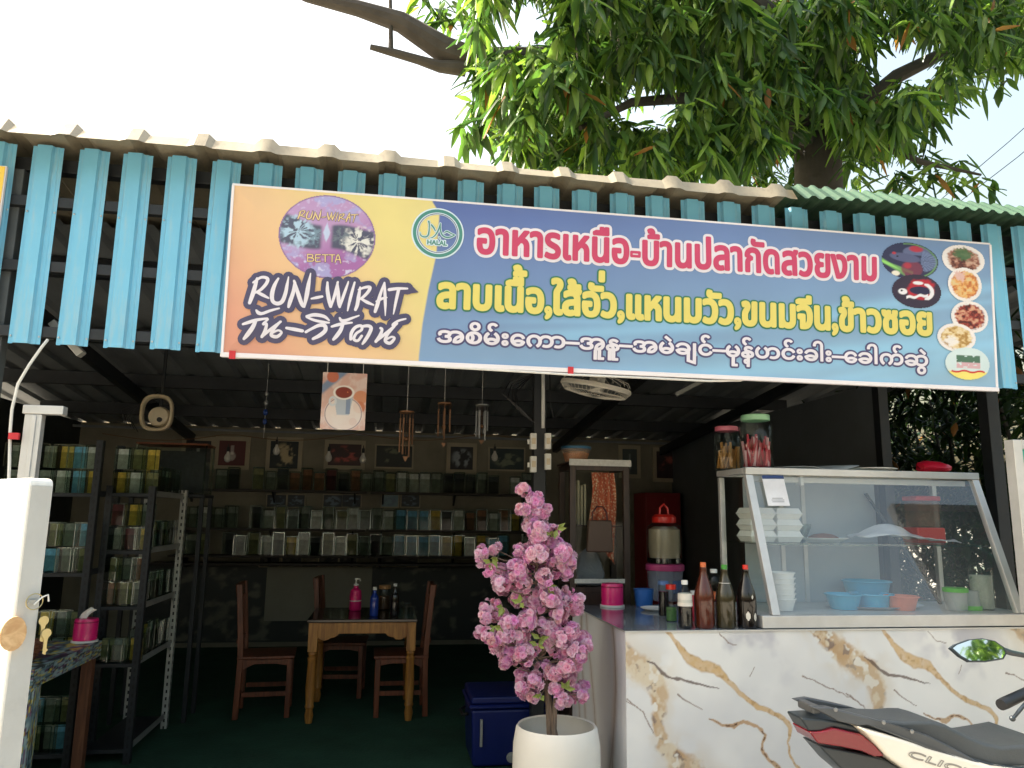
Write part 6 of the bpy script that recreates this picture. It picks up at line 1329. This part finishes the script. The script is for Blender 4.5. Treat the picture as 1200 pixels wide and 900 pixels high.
limb([kk+Vector((0, 0, .3)), at(1010, 160, 3.4), at(1080, 190, 3.0), at(1150, 205, 2.8)], [.07, .045, .03, .012])
def inpoly(x, y, P): return inside(Vector((x, y)), P)
crown = [Vector(p) for p in ((548, -20), (560, 40), (556, 95), (578, 120), (592, 165), (632, 192), (700, 200), (770, 205), (840, 198), (905, 185), (932, 120), (975, 120), (985, 165), (1020, 190), (1055, 160), (1078, 140), (1105, 110), (1140, 100), (1190, 70), (1330, 50), (1500, -60), (1400, -330), (700, -380), (480, -200))]
cs = []
while len(cs) < 1560:
    x = rt.uniform(470, 1500); y = rt.uniform(-380, 215) if len(cs) < 420 else rt.uniform(-40, 205)
    if not inpoly(x, y, crown): continue
    if math.sin(x*.021+1.3)*math.cos(y*.027+x*.004) < -.52: continue
    cs.append(at(x, y-12, rt.uniform(1.6, 5.2) if x < 900 else rt.uniform(1.9, 6.0)))
m_mleaf = leafmat('mango leaf', .54, .38, .5, (1.15, 1.3, .7))
foliage('crown', m_mleaf, [c for c in cs], 15, .27, .066, tree, .8)
lo_ = [at(x+rt.uniform(-8, 8), y+rt.uniform(-8, 8), Y) for x, y, Y in ((505, 10, 3.9), (530, -5, 3.9), (520, 25, 3.9), (540, 20, 3.8), (485, -10, 3.9), (550, 45, 3.5), (560, 110, 2.6), (548, 140, 2.5), (570, 150, 2.5), (600, 178, 2.4), (660, 205, 2.2), (690, 205, 2.2), (712, 206, 2.1), (640, 190, 2.4), (1000, 192, 2.8), (1050, 205, 2.8), (1100, 200, 2.8), (1122, 205, 2.8), (1150, 208, 2.8), (1085, 212, 2.9), (1120, 108, 3.2), (1090, 125, 3.2), (1020, 150, 3.2))]
foliage('hanging_leaves', m_mleaf, lo_, 11, .27, .068, tree)
cs2 = [Vector((rt.gauss(5.3, .8), rt.gauss(4.6, .9), rt.uniform(5.6, 8.5))) for _ in range(260)]
foliage('inner_crown', m_mleaf, cs2, 11, .26, .062, tree)
# leafy hedge beside the open right end
hd = empty('hedge', (6.4, 3.2, 0), 'dark leafy hedge seen through the open right end of the shed', 'hedge')
hs = [Vector((rt.uniform(5.2, 7.6), rt.uniform(.6, 6.2), rt.uniform(.2, 3.2)*(1-.0*rt.random()))) for _ in range(2000)]
foliage('leaves', leafmat('hedge leaf', .3, .45, .4, (1.2, 1.3, .5)), hs, 9, .16, .05, hd, .3, .2, ((34, 56, 28), (52, 76, 34), (26, 44, 24)))
b = MB()
for i in range(14): x = 5.5+.14*i; y = 1+.37*i; b.tube([(x, y, 0), (x+.1*math.sin(i), y, 1.4), (x+.2*math.sin(i*2), y+.1, 2.8)], [.03, .025, .012], 7)
b.build('stems', m_tbark, hd)

for i, (a_, c_) in enumerate((((1100, 236), (1260, 96)), ((1120, 240), (1260, 128)))):
    p, q = at(*a_, 14), at(*c_, 14); b = MB().tube([p-(q-p)*2, p, (p+q)/2+Vector((0, 0, -.05)), q, q+(q-p)*2], .012, 5); tag(b.build('overhead_wire', m_black), ['upper', 'lower'][i]+' thin overhead wire crossing the sky at the far right', 'wire')

st_ = empty('street_tree', (4.6, -15, 0), 'leafy tree across the yard, mirrored in the scooter mirror', 'tree')
b = MB().tube([(4.6, -15, 0), (4.7, -15, 2.2), (4.5, -15.1, 4.5), (4.6, -15, 6.5)], [.2, .16, .12, .05], 10); b.build('trunk', m_tbark, st_)
foliage('crown', m_mleaf, [Vector((4.6+rt.gauss(0, .95), -15+rt.gauss(0, .8), 5.6+rt.gauss(0, .9))) for _ in range(170)], 11, .3, .1, st_)
